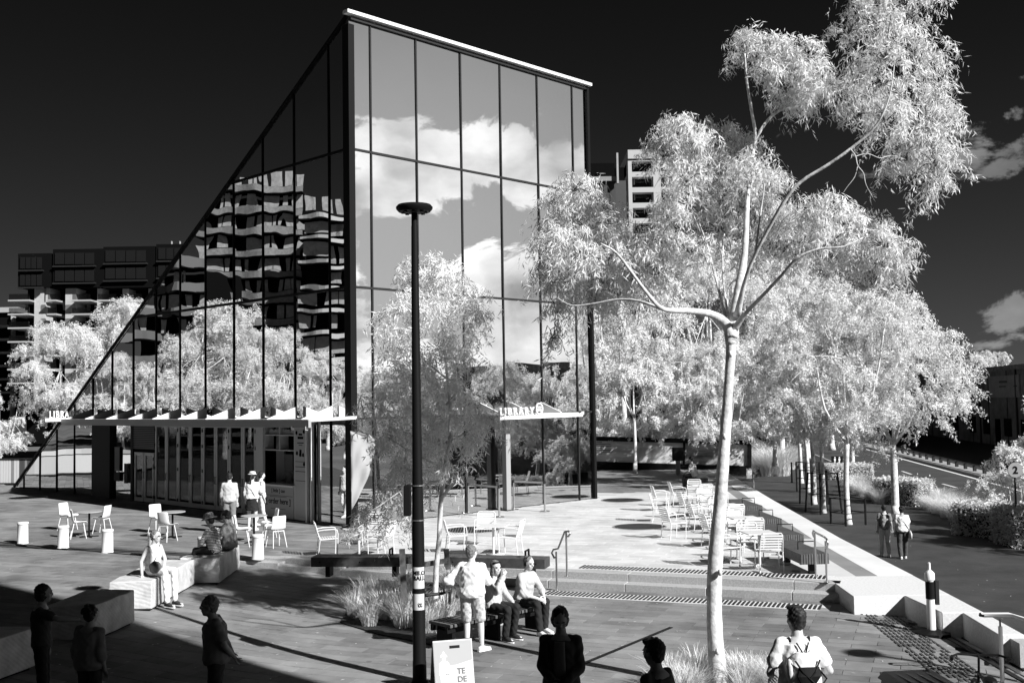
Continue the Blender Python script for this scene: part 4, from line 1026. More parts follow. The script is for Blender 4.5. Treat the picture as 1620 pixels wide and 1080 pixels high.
# ------------------------------------------------------------------ display wall behind the plaza
def hoarding(p0, p1, h, label, panels, z0=0.):
    p0 = Vector((p0[0],p0[1],z0)); p1 = Vector((p1[0],p1[1],z0)); d = (p1-p0); L = d.length; u = d.normalized(); n = Vector((u.y,-u.x,0))
    t = thing('display_wall', tuple((p0+p1)/2), 0, label, 'display wall'); o = -(p0+p1)/2
    def bx(s0, s1, z0_, z1_, a_, b, nm, m): 
        q = [p0+o+u*s0+n*a_, p0+o+u*s1+n*a_, p0+o+u*s1+n*b, p0+o+u*s0+n*b]
        return MB().prism([(v.x,v.y) for v in q], z0_, z1_).build(nm, m, t)
    bx(0, L, 0, .42, -.15, .15, 'plinth', m_black); bx(-.1, L+.1, h-.22, h, -.18, .18, 'top_rail', m_black)
    bx(-.1, .1, .42, h-.22, -.15, .15, 'end_post', m_black); bx(L-.1, L+.12, 0, h-.22, -.15, .15, 'end_post', m_black)
    for s0, s1, m in panels:
        bx(s0*L+.06, s1*L-.06, .44, h-.24, -.02, .04, 'picture_panel', m)
        if s1 < .98: bx(s1*L-.05, s1*L+.05, .42, h-.22, -.1, .1, 'divider', m_black)
    bx(0, L, .42, h-.22, -.1, -.03, 'backing', m_dark)
    return t, bx
def pict_mat(name, lo, hi, sc, dirx=0):
    m = bpy.data.materials.new(name); m.use_nodes = True; t = m.node_tree; b = t.nodes['Principled BSDF']
    co = t.nodes.new('ShaderNodeTexCoord'); mp_ = t.nodes.new('ShaderNodeMapping'); mp_.inputs['Scale'].default_value = (.35, .35, 2.2); mp_.inputs['Rotation'].default_value = (0, .12, .2)
    t.links.new(co.outputs['Object'], mp_.inputs[0]); n = t.nodes.new('ShaderNodeTexNoise'); n.inputs['Scale'].default_value = sc; n.inputs['Detail'].default_value = 7; n.inputs['Roughness'].default_value = .7
    t.links.new(mp_.outputs[0], n.inputs['Vector']); r = t.nodes.new('ShaderNodeMapRange'); r.inputs[1].default_value = .35; r.inputs[2].default_value = .62; r.inputs[3].default_value = lo; r.inputs[4].default_value = hi
    t.links.new(n.outputs[0], r.inputs[0]); t.links.new(r.outputs[0], b.inputs['Base Color']); b.inputs['Roughness'].default_value = .4; return m
pa, pb, pc_ = pict_mat('beach_print', .45, .92, .6), pict_mat('dark_photo_print', .03, .5, .9), pict_mat('pale_photo_print', .6, .92, .8)
a_ = G(930, 743, 0); b_ = G(1180, 757, 0)
HW, hb = hoarding((2.6, 58.4), (12.3, 56.2), 1.78, 'long dark framed picture wall across the end of the plaza', [(0,.12,pc_),(.12,.66,pa),(.66,.88,pb),(.88,1.,pc_)])
Lh = 9.95; HW.rotation_euler.y = R(2.0); HW.location.z = -.1
for i in range(7): hb(Lh*.14, Lh*.14+(1.3 if i % 3 else .8), 1.45-i*.1, 1.48-i*.1, .041, .045, 'print_line', m_dark)
HW2, _ = hoarding((-78, 108), (-33, 105), 2.9, 'long grey picture wall behind the plaza at the left edge', [(0,.25,pc_),(.25,.5,pa),(.5,.75,pc_),(.75,1.,pa)])
# ribbed translucent fence by the tip of the wedge
p0, p1 = Vector((-31.5, 55.5)), Vector((-22.5, 53.6)); t = thing('ribbed_fence', ((p0.x+p1.x)/2, (p0.y+p1.y)/2, 0), 0, 'low ribbed fence of upright strips beside the tip of the glass wedge', 'fence')
d = (p1-p0); k = 60; rf = random.Random(2)
mp2 = [mat('strip_pale', .6, .5), mat('strip_mid', .25, .5), mat('strip_dark', .08, .5)]
for i in range(k):
    f = i/k-.5; q = d*f; w = d.length/k*.42; u = d.normalized()
    MB().prism([(q.x-u.x*w, q.y-u.y*w), (q.x+u.x*w, q.y+u.y*w), (q.x+u.x*w-u.y*.06, q.y+u.y*w+u.x*.06), (q.x-u.x*w-u.y*.06, q.y-u.y*w+u.x*.06)], .05, 1.25).build('strip', rf.choice(mp2), t)
MB().beam((-d.x/2,-d.y/2,1.27),(d.x/2,d.y/2,1.27),.1,.06).build('rail', m_dark, t)
MB().beam((-d.x/2,-d.y/2,.03),(d.x/2,d.y/2,.03),.16,.06).build('rail', m_dark, t)
# curved glass balustrade of the sunken court (west of the plaza, seen in the wedge)
cc = mirror(95, 720, 'L', 14); cc = Vector((cc.x-4, cc.y+1, 0)); t = thing('court_balustrade', tuple(cc), 0, 'curved balustrade round the sunken court mirrored at the tip of the wedge', 'balustrade')
mb = MB(); 
for j in range(28):
    a0_, a1_ = R(j*360/28), R((j+1)*360/28); r0_ = 5.0
    P4 = [(r0_*math.cos(a0_), r0_*math.sin(a0_)), (r0_*math.cos(a1_), r0_*math.sin(a1_)), ((r0_+.04)*math.cos(a1_), (r0_+.04)*math.sin(a1_)), ((r0_+.04)*math.cos(a0_), (r0_+.04)*math.sin(a0_))]
    MB().prism(P4, .1, 1.05).build('curved_panel', mat('frosted_panel', .42, .4), t)
MB().tube([(5.02*math.cos(R(i*10)), 5.02*math.sin(R(i*10)), 1.1) for i in range(37)], .03, 6).build('handrail', m_dark, t)

# ------------------------------------------------------------------ far buildings
m_brick = mat('pale_brick', .42, .85, var=.12, vs=2); m_brickd = mat('dark_cladding', .006, .8, spec=0.); m_slabw = mat('balcony_white', .36, .6); m_win = glass_mat('window_glass', .15, .5, .001); m_blind = mat('blind_pale', .26, .7, var=.3, vs=2)
def at(px, py, Y): return D(px, py, Y)
# dark apartment block with pale piers, left background
YA = 100.
A = thing('apartment_block', (at(140,650,YA).x, YA+8, 0), 0, 'dark apartment block with pale brick piers and boxy top floors behind the left trees', 'building')
ao = -Vector(A.location)
def abox(px0, px1, py0, py1, dy0, dy1, nm, m, par=None):
    xa, xb = at(px0, 600, YA).x, at(px1, 600, YA).x; pm_ = (px0+px1)/2
    za, zb = at(pm_, py1, YA+dy0).z, at(pm_, py0, YA+dy0).z
    return MB().box(xa+ao.x, xb+ao.x, YA+dy0+ao.y, YA+dy1+ao.y, za, zb).build(nm, m, par or A)
abox(12, 320, 455, 700, 4, 16, 'main_wall', m_brickd)
for x0, x1, yt in ((19,63,401),(75,147,394),(156,230,390),(241,300,386)):
    b = abox(x0, x1+9, yt, 455, 1, 15, 'penthouse_box', m_brickd)
    for j, yy in enumerate((yt+4, yt+31)):
        for i in range(4):
            w = (x1-x0-8)/4; xx = x0+4+i*w
            f = abox(xx, xx+w-1.5, yy+2, yy+20, .9, .98, 'window', m_ind, A)
        abox(x0+2, x1-2, yy+22, yy+24, .6, 1.0, 'balcony_slab', m_dark)
for x0, x1, y0 in ((42,60,455),(92,109,452),(140,147,450),(181,191,448),(223,231,447),(234,243,446)):
    abox(x0, x1, y0, 640, 1.5 if x1-x0 > 12 else 2, 4.5, 'brick_pier', m_brick)
abox(58, 66, 454, 478, 1.5, 4, 'brick_pier', m_brick)
for i in range(7):
    y0 = 474+i*21.8
    for x0, x1 in ((8,42),(70,85),(109,140),(150,181),(192,222)):
        abox(x0, x1, y0, y0+2.4, .4, 4, 'balcony_slab', m_slabw); 
        abox(x0+1, x1-1, y0-9, y0-.5, .5, .6, 'balcony_glass', m_win)
        if i % 2 == 0: abox(x0+3, x0+8, y0+5, y0+17, 3.6, 3.95, 'blind', m_blind)
for x0 in (238, 252): abox(x0, x0+1, 382, 388, 6, 6.3, 'roof_mast', m_slabw)
B = thing('apartment_wing', (at(0,650,112).x, 116, 0), 0, 'paler apartment wing cut by the left picture edge', 'building')
ao2 = -Vector(B.location)
def bbox(px0, px1, py0, py1, dy0, dy1, nm, m):
    Yb = 110; xa, xb = at(px0, 600, Yb).x, at(px1, 600, Yb).x
    return MB().box(xa+ao2.x, xb+ao2.x, Yb+dy0+ao2.y, Yb+dy1+ao2.y, at(px0, py1, Yb+dy0).z, at(px0, py0, Yb+dy0).z).build(nm, m, B)
bbox(-60, 4, 492, 700, 3, 10, 'wall', m_brickd); bbox(-60, 9, 487, 495, 2.5, 10, 'parapet', m_slabw); bbox(-1, 3, 496, 700, 2.4, 3, 'brick_pier', m_brick)
for i in range(6): bbox(-50, 9, 515+i*21, 518+i*21, 1.2, 3, 'balcony_slab', m_slabw)
# tower right of the wedge
YT = 120.
T_ = thing('apartment_tower', (at(1020,600,YT).x, YT+8, 0), 0, 'white banded apartment tower rising between the wedge and the large gum', 'building')
to = -Vector(T_.location)
def tbox(px0, px1, py0, py1, dy0, dy1, nm, m):
    xa, xb = at(px0, 450, YT).x, at(px1, 450, YT).x
    return MB().box(xa+to.x, xb+to.x, YT+dy0+to.y, YT+dy1+to.y, at(1000, py1, YT+dy0).z if py1 < 640 else -1, at(1000, py0, YT+dy0).z).build(nm, m, T_)
tbox(999, 1080, 246, 690, 2, 14, 'core_wall', m_brickd)
yy = [237, 254, 277, 298, 303, 322, 327, 346, 352, 372, 377, 396, 402, 424, 430, 455]
m_tw = mat('tower_render', .45, .7)
tbox(998, 1082, 237, 251, 0, 14, 'parapet', m_tw)
for i in range(8):
    y0 = 253+i*24.5; tbox(998, 1082, y0+15+4, y0+24.5, .2, 4, 'spandrel', m_tw); tbox(998, 1004, y0, y0+19, .2, 2, 'wall_end', m_tw); tbox(1038, 1050, y0, y0+19, .2, 2, 'wall_pier', m_tw)
    tbox(1004, 1038, y0+1, y0+18, 1.9, 1.98, 'window', m_win); tbox(1050, 1078, y0+1, y0+18, 1.9, 1.98, 'window', m_win); tbox(1004, 1038, y0, y0+2.5, .2, 1.5, 'window_head', m_tw)
    tbox(1008, 1010, y0+4, y0+14, 1.2, 1.5, 'curtain', m_blind)
W_ = thing('roof_plant_frame', (at(965,600,95).x, 98, 0), 0, 'dark stair tower with two pale masts just right of the wedge roof', 'building')
wo_ = -Vector(W_.location)
def wbox(px0, px1, py0, py1, dy0, dy1, nm, m, Y=95):
    xa, xb = at(px0, 450, Y).x, at(px1, 450, Y).x
    return MB().box(xa+wo_.x, xb+wo_.x, Y+dy0+wo_.y, Y+dy1+wo_.y, at(965, py1, Y+dy0).z if py1 < 640 else -1, at(965, py0, Y+dy0).z).build(nm, m, W_)
wbox(938, 980, 258, 279, 2, 8, 'plant_room', m_brickd); wbox(936, 996, 286, 690, 1, 8, 'tower_wall', mat('slate_cladding', .06, .6)); wbox(938, 982, 279, 286, .6, 8, 'parapet', mat('parapet_grey', .24, .6))
wbox(935.5, 938.5, 243, 292, .2, .6, 'mast', m_conc); wbox(980, 983, 242, 290, .2, .6, 'mast', m_conc); wbox(983, 997, 265, 288, 3, 8, 'lift_motor_room', m_brickd)
for i in range(4): wbox(940+i*10, 949+i*10, 288, 330, .92, .98, 'cladding_panel', mat('slate_panel', .05, .6))
# rendered wall building across the road, its street side in shade
WB = thing('warehouse', (38, 75, -1.4), 0, 'long dark warehouse wall with a faded billboard across the road', 'building')
def whx(y): return 41.0+(y-61.3)*.151
mb = MB(); ya, yb = 34, 230
q = [(whx(ya)-38, ya-75), (whx(yb)-38, yb-75), (whx(yb)-38+5, yb-75), (whx(ya)-38+5, ya-75)]
mb.prism(q, 0, 7.3).build('wall', mat('stained_render', .16, .9, var=.5, vs=.6), WB)
MB().prism([(a_[0]-.1*(1 if i in (0,1) else -1), a_[1]) for i, a_ in enumerate(q)], 7.3, 7.75).build('parapet', mat('stained_parapet', .2, .9, var=.6, vs=2.5), WB)
def wq(y0, y1, z0, z1, dx, nm, m):
    q = [(whx(y0)-38-dx, y0-75), (whx(y1)-38-dx, y1-75), (whx(y1)-38+.05, y1-75), (whx(y0)-38+.05, y0-75)]; return MB().prism(q, z0, z1).build(nm, m, WB)
wq(98.0, 107.5, 4.7, 6.8, .12, 'billboard', mat('billboard_faded', .26, .7, var=.2, vs=1.2)); wq(101.5, 104, 6.1, 6.3, .14, 'billboard_print', m_dark); wq(102, 104, 5.7, 5.82, .14, 'billboard_print', m_dark); wq(98.6, 99.6, 5.7, 5.82, .14, 'billboard_print', m_dark)
for y0 in range(60, 200, 6): wq(y0, y0+.12, 0, 7.3, .03, 'wall_joint', m_brickd)
for y0 in (99, 111, 124): wq(y0, y0+.25, 0, 7.3, .16, 'downpipe', m_dark)
for y0 in (96, 101, 108, 113, 120, 127): wq(y0, y0+2.2, 1.0, 2.7, .06, 'window', m_ind)
wq(104.5, 106, 0, 2.6, .08, 'door', m_brickd)
for i in range(6):
    plant_tree(3, 59.5+i*1.5, 139+i*1.3, 2.2, i, .98+.08*(i%2), 'bright tree top showing above the warehouse parapet', 'tree tops above the warehouse')
fv = MB(); fv.add([(road_r(20)+1.9,20,-1.4),(whx(20)+.1,20,-1.4),(whx(240)+.1,240,-1.4),(road_r(240)+1.9,240,-1.4)],[(0,1,2,3)]); tag(fv.build('far_shade_sheet', m_soil), kind='structure')  # dark sheet standing in for the shade between kerb and warehouse
# guard rail of short posts along the far kerb
GR = thing('guard_rail', (30, 70, -1.42), 0, 'low guard rail on short posts along the far side of the road', 'guard rail')
for i in range(22):
    y = 50+i*2.2; x = road_r(y)+1.2; MB().box(x-30-.09, x-30+.09, y-70-.09, y-70+.09, 0, .5).build('post', m_dark, GR)
MB().beam((road_r(48)+1.2-30, -22, .55), (road_r(100)+1.2-30, 30, .55), .10, .07).build('rail', m_dark, GR)
MB().prism([(road_r(40)+.5-30, -30), (road_r(130)+.5-30, 60), (road_r(130)+1.9-30, 60), (road_r(40)+1.9-30, -30)], -.1, .14).build('kerb_strip', m_conc, GR)
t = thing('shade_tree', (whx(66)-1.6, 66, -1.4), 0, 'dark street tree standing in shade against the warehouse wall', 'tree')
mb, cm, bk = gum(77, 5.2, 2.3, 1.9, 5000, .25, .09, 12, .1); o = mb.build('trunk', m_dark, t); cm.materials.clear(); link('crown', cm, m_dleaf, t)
t = thing('round_sign', tuple(D(1606,743,36)), 0, 'round pale sign with a dark numeral among the shrubs at the right edge', 'sign')
MB().tube([(0,-.02,0),(0,.02,0)], .25, 28).build('disc', mat('sign_grey', .28, .5), t)
MB().tube([(0,.05,-3.2),(0,.05,.3)], .035, 8).build('pole', m_dark, t)
put_text('numeral', '2', .34, .003, basis((1,0,0),(0,0,1),(0,-1,0),(-.09,-.03,-.115)), m_ind, t, .012)
# toilets sign and street furniture down the path
p = G(1325, 742, -1.3); t = thing('toilet_sign', (p.x, p.y, -1.3), 0, 'dark sign board with two white standing figures by the small hedge', 'sign')
k = p.y/FPX; MB().box(-9*k, 9*k, -.04, .04, .35, .35+12.5*k).build('board', m_black, t)
MB().box(-.04,.04,-.03,.03,0,.4).build('post', m_black, t)
for s in (-4, 3):
    mb = MB(); mb.ell((s*k,-.06,.35+10.6*k), (1.1*k,.02,1.1*k), 8); mb.box((s-1.4)*k,(s+1.4)*k,-.06,-.045,.35+5.5*k,.35+9.2*k); mb.box((s-.7)*k,(s+.7)*k,-.06,-.045,.35+.8*k,.35+5.5*k); mb.build('figure', m_white, t)
p = G(1340, 735, -1.3); t = thing('dark_post', (p.x,p.y,-1.3), 0, 'tall dark post beside the toilet sign', 'post'); MB().cyl((0,0),.13,0,5.2,12).build('shaft', m_black, t); MB().cyl((0,0),.2,0,.1,12).build('base', m_black, t)
# tree guards
def guard(px, py, h, r, label, splay=.0):
    p = G(px, py, -1.3); t = thing('tree_guard', (p.x,p.y,-1.3), .35, label, 'tree guard', 'tree guards on the footpath')
    for i in range(4):
        a_ = i*math.pi/2+.78; MB().beam((r*math.cos(a_)*(1+splay), r*math.sin(a_)*(1+splay), 0), (r*math.cos(a_), r*math.sin(a_), h), .06, .06).build('post', m_black, t)
    for z in (h*.45, h-.03):
        MB().tube([(r*math.cos(R(45+90*i)), r*math.sin(R(45+90*i)), z) for i in (0,1,2,3,4)], .022, 6).build('hoop', m_black, t)
    return t
guard(1342, 829, 1.05, .66, 'low dark guard round the nearest footpath gum'); guard(1303, 811, 1.75, .62, 'tall dark guard round the leaning second footpath gum', .25); guard(1288, 797, 1.6, .6, 'tall dark guard round the third footpath gum', .1); guard(1279, 778, 1.6, .6, 'tall dark guard round the curved fourth footpath gum')
p = G(1253, 763, -1.3); t = thing('thin_post', (p.x,p.y,-1.3), 0, 'thin dark bollard post left of the footpath trees', 'post'); MB().cyl((0,0),.05,0,1.2,8).build('shaft', m_black, t); MB().cyl((0,0),.08,0,.05,8).build('base', m_black, t)
p = G(1073, 751, 0); t = thing('info_post', (p.x,p.y,0), 0, 'small dark box on a pale stand before the display wall', 'information post'); MB().box(-.1,.1,-.08,.08,0,.75).build('stand', mat('stand_grey', .3,.6), t); MB().box(-.27,.27,-.1,.1,.7,1.35).build('screen_box', m_dark, t)
p = G(1193, 788, -1.3); t = thing('small_sign', (p.x,p.y,-1.3), 0, 'small double faced pale sign on a thin post by the footpath', 'sign'); MB().cyl((0,0),.025,0,1.2,8).build('post', m_conc, t); MB().box(-.35,-.08,-.03,.03,1.0,1.5).build('plate', m_white, t); MB().box(-.04,.3,-.02,.04,1.05,1.45).build('plate', m_louv, t)

# mirrored apartment tower with wavy brick bands, west of the plaza
def wavy_tower(pxa, pxb, dist, zt, floors, label, m_band, seed, amp=1.2, fl=3.1, cwin=.5, bh=1.15):
    a_ = mirror(pxa, 640, 'L', dist); b_ = mirror(pxb, 640, 'L', dist*1.02); a_.z = b_.z = 0
    t = thing('banded_tower', tuple((a_+b_)/2), 0, label, 'building'); o = -(a_+b_)/2; d = b_-a_; L = d.length; u = d.normalized(); n = Vector((u.y,-u.x,0))
    if n.x < 0: n = -n
    rr = random.Random(seed); K = 24
    def off(f, j): return amp*math.sin(f*7+seed+j*.12)+amp*.4*math.sin(f*15+seed*2)
    core = [a_+o-n*3+u*.5, b_+o-n*3-u*.5, b_+o-n*12, a_+o-n*12]; MB().prism([(q.x,q.y) for q in core], 0, floors*fl-.5).build('core_wall', m_brickd, t)
    for j in range(floors):
        z = 3.0+j*fl; mb = MB()
        for i in range(K):
            f0, f1 = i/K, (i+1)/K; p_, q_ = a_+o+u*L*f0+n*off(f0,j), a_+o+u*L*f1+n*off(f1,j)
            mb.prism([(v.x,v.y) for v in (p_, q_, q_-n*.3, p_-n*.3)], z, z+bh)
        mb.build('brick_band', m_band, t)
        mb = MB(); q = [a_+o-n*3, b_+o-n*3, b_+o+n*(amp*.2), a_+o+n*(amp*.2)]; mb.prism([(v.x,v.y) for v in q], z-.12, z+.05); mb.build('floor_slab', m_brickd, t)
        for i in range(9):
            if rr.random() < cwin:
                f = (i+rr.random()*.5)/9; p_ = a_+o+u*L*f-n*1.2; w = rr.uniform(.5,1.6); q = [p_, p_+u*w, p_+u*w-n*.1, p_-n*.1]
                MB().prism([(v.x,v.y) for v in q], z+1.15, z+fl-.2).build('curtained_window', m_blind, t)
    return t
wavy_tower(322, 474, 112, 0, 11, 'tall apartment tower with wavy pale brick bands mirrored in the wedge', mat('band_brick', .16, .85, var=.3, vs=3), 3, .6, 3.0, .9, .95)
wavy_tower(190, 330, 100, 0, 7, 'lower apartment tower with dim wavy bands mirrored low in the wedge', mat('band_brick_dark', .10, .85), 8, 1.6)
wavy_tower(470, 620, 104, 0, 9, 'apartment block with thin white slabs mirrored beside the corner post', mat('thin_slab_white', .34, .7), 5, .8, 3.1, .8, .5)
# long dark building opposite, seen only in the glass
a_ = mirror(520, 640, 'R', 62); b_ = mirror(1010, 640, 'R', 62)
# station building behind the viewer, whose shade falls over the near plaza
su = Vector((sdir.x, sdir.y, 0)).normalized(); sv = Vector((su.y, -su.x, 0))   # sv points away from the lit side
if sv.y > 0: sv = -sv
def shade_pt(u_, t_): return su*t_ - sv*u_
SB = thing('station_building', (0,0,-1.6), 0, 'plain station block behind the viewpoint shading the near corner of the plaza', 'building')
def sbk(u0_, u1_, t0_, t1_, z0, z1, nm, m): 
    q = [shade_pt(u0_,t0_), shade_pt(u1_,t0_), shade_pt(u1_,t1_), shade_pt(u0_,t1_)]; return MB().prism([(v.x,v.y) for v in q], z0+1.6, z1+1.6).build(nm, m, SB)
m_stn = mat('station_cladding', .07, .8, var=.2)
sbk(-16, 9.3, 9, 30, -1.6, 30, 'main_block', m_stn); sbk(9.3, 10.15, 9, 10.5, 14.2, 30, 'shade_slab', m_stn)  # unseen upper slab, shaped to step the edge of the cast shade
for i in range(8):
    for j in range(5): sbk(-14+j*4.5, -11.5+j*4.5, 8.95, 8.99, 1.2+i*3.5, 3.4+i*3.5, 'window', m_win)

# ------------------------------------------------------------------ lamp posts
def lamp(p, label, H=7.1, stick=True):
    t = thing('street_lamp', tuple(p), 0, label, 'street lamp')
    mb = MB(); mb.lathe([(.12,0),(.12,.02),(.105,.03),(.102,.3),(.098,.32),(.092,2.2),(.075,3.2),(.055,6.3),(.05,H-.30)], 24); mb.build('pole', m_black, t, smooth='auto')
    MB().lathe([(.047,H-.32),(.047,H-.05)], 16).build('neck', m_black, t, smooth='auto')
    MB().lathe([(.06,H-.11),(.24,H-.09),(.275,H-.05),(.28,H-.02),(.25,H+.015),(.05,H+.03)], 40).build('disc_lamp_head', m_black, t, smooth='auto')
    mb = MB(); 
    for i in range(8): mb.cyl((.17*math.cos(i*.785), .17*math.sin(i*.785)), .03, H-.115, H-.10, 10)
    mb.build('led_cluster', m_dark, t)
    return t
LP = on(664, 1078); t = lamp(LP, 'tall black lamp post with a flat disc head rising before the library')
def sticker(z0, z1, a0_, a1_, r, m, par, nm='sticker'):
    mb = MB(); n = 10
    for i in range(n):
        b0, b1 = R(a0_+(a1_-a0_)*i/n), R(a0_+(a1_-a0_)*(i+1)/n); o = len(mb.v)
        mb.v += [(r*math.cos(b0), r*math.sin(b0), z0),(r*math.cos(b1), r*math.sin(b1), z0),(r*math.cos(b1), r*math.sin(b1), z1),(r*math.cos(b0), r*math.sin(b0), z1)]; mb.f.append((o,o+1,o+2,o+3))
    return mb.build(nm, m, par)
kz = LP.y/FPX; zz = lambda py: CZ-(py-634)*kz-LP.z
m_stk = mat('sticker_paper', .6, .6, var=.1, vs=9)
sticker(zz(924), zz(891), 205, 335, .0985, m_stk, t); sticker(zz(957), zz(932), 215, 330, .0985, m_stk, t)
def wraptext(s, size, zc, a_c, r, par):
    me = text_mesh(s, size, .0, .004, 'CENTER'); me.name = 'sticker_lettering'; me.materials.clear()
    for v in me.vertices:
        a_ = R(a_c)+v.co.x/r; v.co = Vector((r*math.cos(a_), r*math.sin(a_), zc+v.co.y))
    link('sticker_lettering', me, m_black, par)
wraptext('MILO', .085, zz(903), 280, .1, t); wraptext('BALL', .085, zz(911), 280, .1, t); wraptext('tt', .1, zz(952), 285, .1, t)
sticker(zz(820), zz(818), 180, 360, .1, m_steel, t, 'band_clamp'); sticker(zz(766), zz(764), 180, 360, .1, m_steel, t, 'band_clamp')
MB().box(-.20,-.10,-.09,.09,zz(812),zz(764)).build('control_box', m_black, t, bevel=.01); MB().box(-.215,-.202,-.08,.08,zz(811),zz(765)).build('box_side', m_louv, t)
p = on(1307, 1024)+Vector((sdir.x, sdir.y, 0)).normalized()*11.0; p.z = -.5; lamp(p, 'second black lamp post standing out of view to the right')

# ------------------------------------------------------------------ bollards
def bollard(p, l):
    t = thing('bollard', tuple(p), 0, l, 'bollard', 'white bollards in a row')
    MB().lathe([(.155,0),(.15,.02),(.145,.03),(.145,.53),(.152,.54),(.152,.585),(.14,.60),(.02,.605)], 28).build('body', m_whitem, t, smooth='auto')
    MB().lathe([(.1535,.535),(.1535,.540)], 28).build('groove', m_louv, t); return t
BLL = ['leftmost white bollard of the row','second white bollard from the left, in front of two shell chairs','third white bollard, below the chair facing left','fourth white bollard, behind the seated woman in white','white bollard half hidden behind the seated striped shirt','rightmost white bollard beyond the second stone block']
b0 = bollard(on(36,859), BLL[0]); 
for (px, py), l in zip([(100,866),(170,873),(243,880),(322,887),(408,895)], BLL[1:]): dup(b0, tuple(on(px,py)), 0, l)

# ------------------------------------------------------------------ sawn stone blocks
def block(pa_, pb_, w, h, label, side=-1, z=None):
    """pa_, pb_: ground ends of the face turned to the viewer"""
    d = (pb_-pa_); d.z = 0; L = d.length; u = d.normalized(); n = Vector((-u.y,u.x,0)); c = (pa_+pb_)/2+n*w/2*(-side); zc = min(pa_.z, pb_.z)
    t = thing('stone_block', (c.x,c.y,zc), math.atan2(u.y,u.x), label, 'stone block')
    bm = bmesh.new(); bmesh.ops.create_cube(bm, size=1); bmesh.ops.subdivide_edges(bm, edges=bm.edges[:], cuts=9, use_grid_fill=True)
    for v in bm.verts:
        x, y, z_ = v.co.x*L, v.co.y*w, (v.co.z+.5)*(h-.05)+.05
        q = Vector((x*2+c.x, y*2+c.y, z_*2)); k = noise.noise(q*1.3)*.022
        if z_ > h-.02 or z_ < .06: z_ += noise.noise(q*1.1+Vector((5,1,2)))*.025*(1 if z_ > .1 else 0)
        v.co = Vector((x*(1+k*.5), y+(k if abs(v.co.y) > .49 else 0), z_))
    me = bpy.data.meshes.new('stone'); bm.to_mesh(me); bm.free(); o = link('stone', me, m_sand, t); b = o.modifiers.new('bevel','BEVEL'); b.width = .02; b.segments = 2; b.limit_method = 'ANGLE'; b.angle_limit = R(50)
    MB().box(-L/2+.06, L/2-.06, -w/2+.06, w/2-.06, -.02, .05).build('plinth', m_black, t)
    return t
m_sand.node_tree.nodes  # sandstone: saw marks
tn = m_sand.node_tree; wv = tn.nodes.new('ShaderNodeTexWave'); wv.inputs['Scale'].default_value = 5.5; wv.inputs['Distortion'].default_value = 3.0; wv.inputs['Detail'].default_value = 2
co_ = tn.nodes.new('ShaderNodeTexCoord'); mpv = tn.nodes.new('ShaderNodeMapping'); mpv.inputs['Rotation'].default_value = (0, .9, .2); tn.links.new(co_.outputs['Object'], mpv.inputs[0]); tn.links.new(mpv.outputs[0], wv.inputs['Vector'])
bp_ = tn.nodes.new('ShaderNodeBump'); bp_.inputs['Strength'].default_value = .16; bp_.inputs['Distance'].default_value = .02; tn.links.new(wv.outputs['Fac'], bp_.inputs['Height']); tn.links.new(bp_.outputs[0], tn.nodes['Principled BSDF'].inputs['Normal'])
block(on(240,967), on(308,927), .82, .58, 'bright sawn sandstone block under the seated woman in white')
block(on(347,925), on(379,901), .85, .60, 'shaded sandstone block under the seated couple in hats')
block(on(150,1016), on(213,987), .9, .62, 'dark sandstone block in the building shade left of the bright one')
block(on(-20,1085), on(56,1058), .9, .62, 'nearly black stone block in the bottom left corner')

# ------------------------------------------------------------------ chairs and tables
def shell_chair():
    t = thing('shell_chair', (0,0,0), 0, 'x', 'chair', 'white shell chairs')
    prof = [(-.235,.845),(-.225,.76),(-.21,.66),(-.195,.58),(-.175,.51),(-.13,.463),(-.06,.448),(.05,.452),(.15,.46),(.21,.457),(.235,.44)]
    mb = MB(); nx_ = 8
    for i, (y, z) in enumerate(prof):
        hw = .205 if i < 4 else .22
        for j in range(nx_+1):
            s = j/nx_*2-1; c = abs(s)**3
            mb.v.append((s*hw, y+(.05*c if i < 5 else 0), z+(.035*c if i >= 5 and i < 10 else 0)))
    for i in range(len(prof)-1):
        for j in range(nx_): mb.f.append((i*(nx_+1)+j, (i+1)*(nx_+1)+j, (i+1)*(nx_+1)+j+1, i*(nx_+1)+j+1))
    o = mb.build('seat_shell', m_whitem, t, smooth=True); s_ = o.modifiers.new('thick','SOLIDIFY'); s_.thickness = .014; s_ = o.modifiers.new('round','SUBSURF'); s_.levels = s_.render_levels = 1
    for x in (-1,1):
        for y, yf in ((-.13,-.22),(.13,.21)): MB().tube([(x*.15,y,.445),(x*.2,yf,0)], [.013,.010], 8).build('leg', m_whitem, t)
    MB().tube([(-.16,-.14,.435),(.16,-.14,.435)], .011, 6).build('cross_bar', m_whitem, t); MB().tube([(-.16,.14,.435),(.16,.14,.435)], .011, 6).build('cross_bar', m_whitem, t)
    return t
def cafe_table(r=.36, m=None):
    t = thing('cafe_table', (0,0,0), 0, 'x', 'table', 'round grey cafe tables')
    MB().lathe([(r-.01,.725),(r,.73),(r,.745),(r-.005,.75)], 40).build('tabletop', mat('table_grey', .40, .45), t); MB().cyl((0,0), .03, .02, .73, 12).build('column', m_black, t)
    for i in range(4): MB().beam((0,0,.03), (.27*math.cos(i*1.5708+.6), .27*math.sin(i*1.5708+.6), .015), .045, .025).build('foot', m_black, t)
    return t
sc0 = shell_chair(); ct0 = cafe_table()
def put(first, px, py, rz, label, used={}):
    p = on(px, py); k = first.name
    if k not in used: used[k] = 1; first.location = p; first.rotation_euler.z = R(rz); first['label'] = label; return first
    return dup(first, tuple(p), R(rz), label)
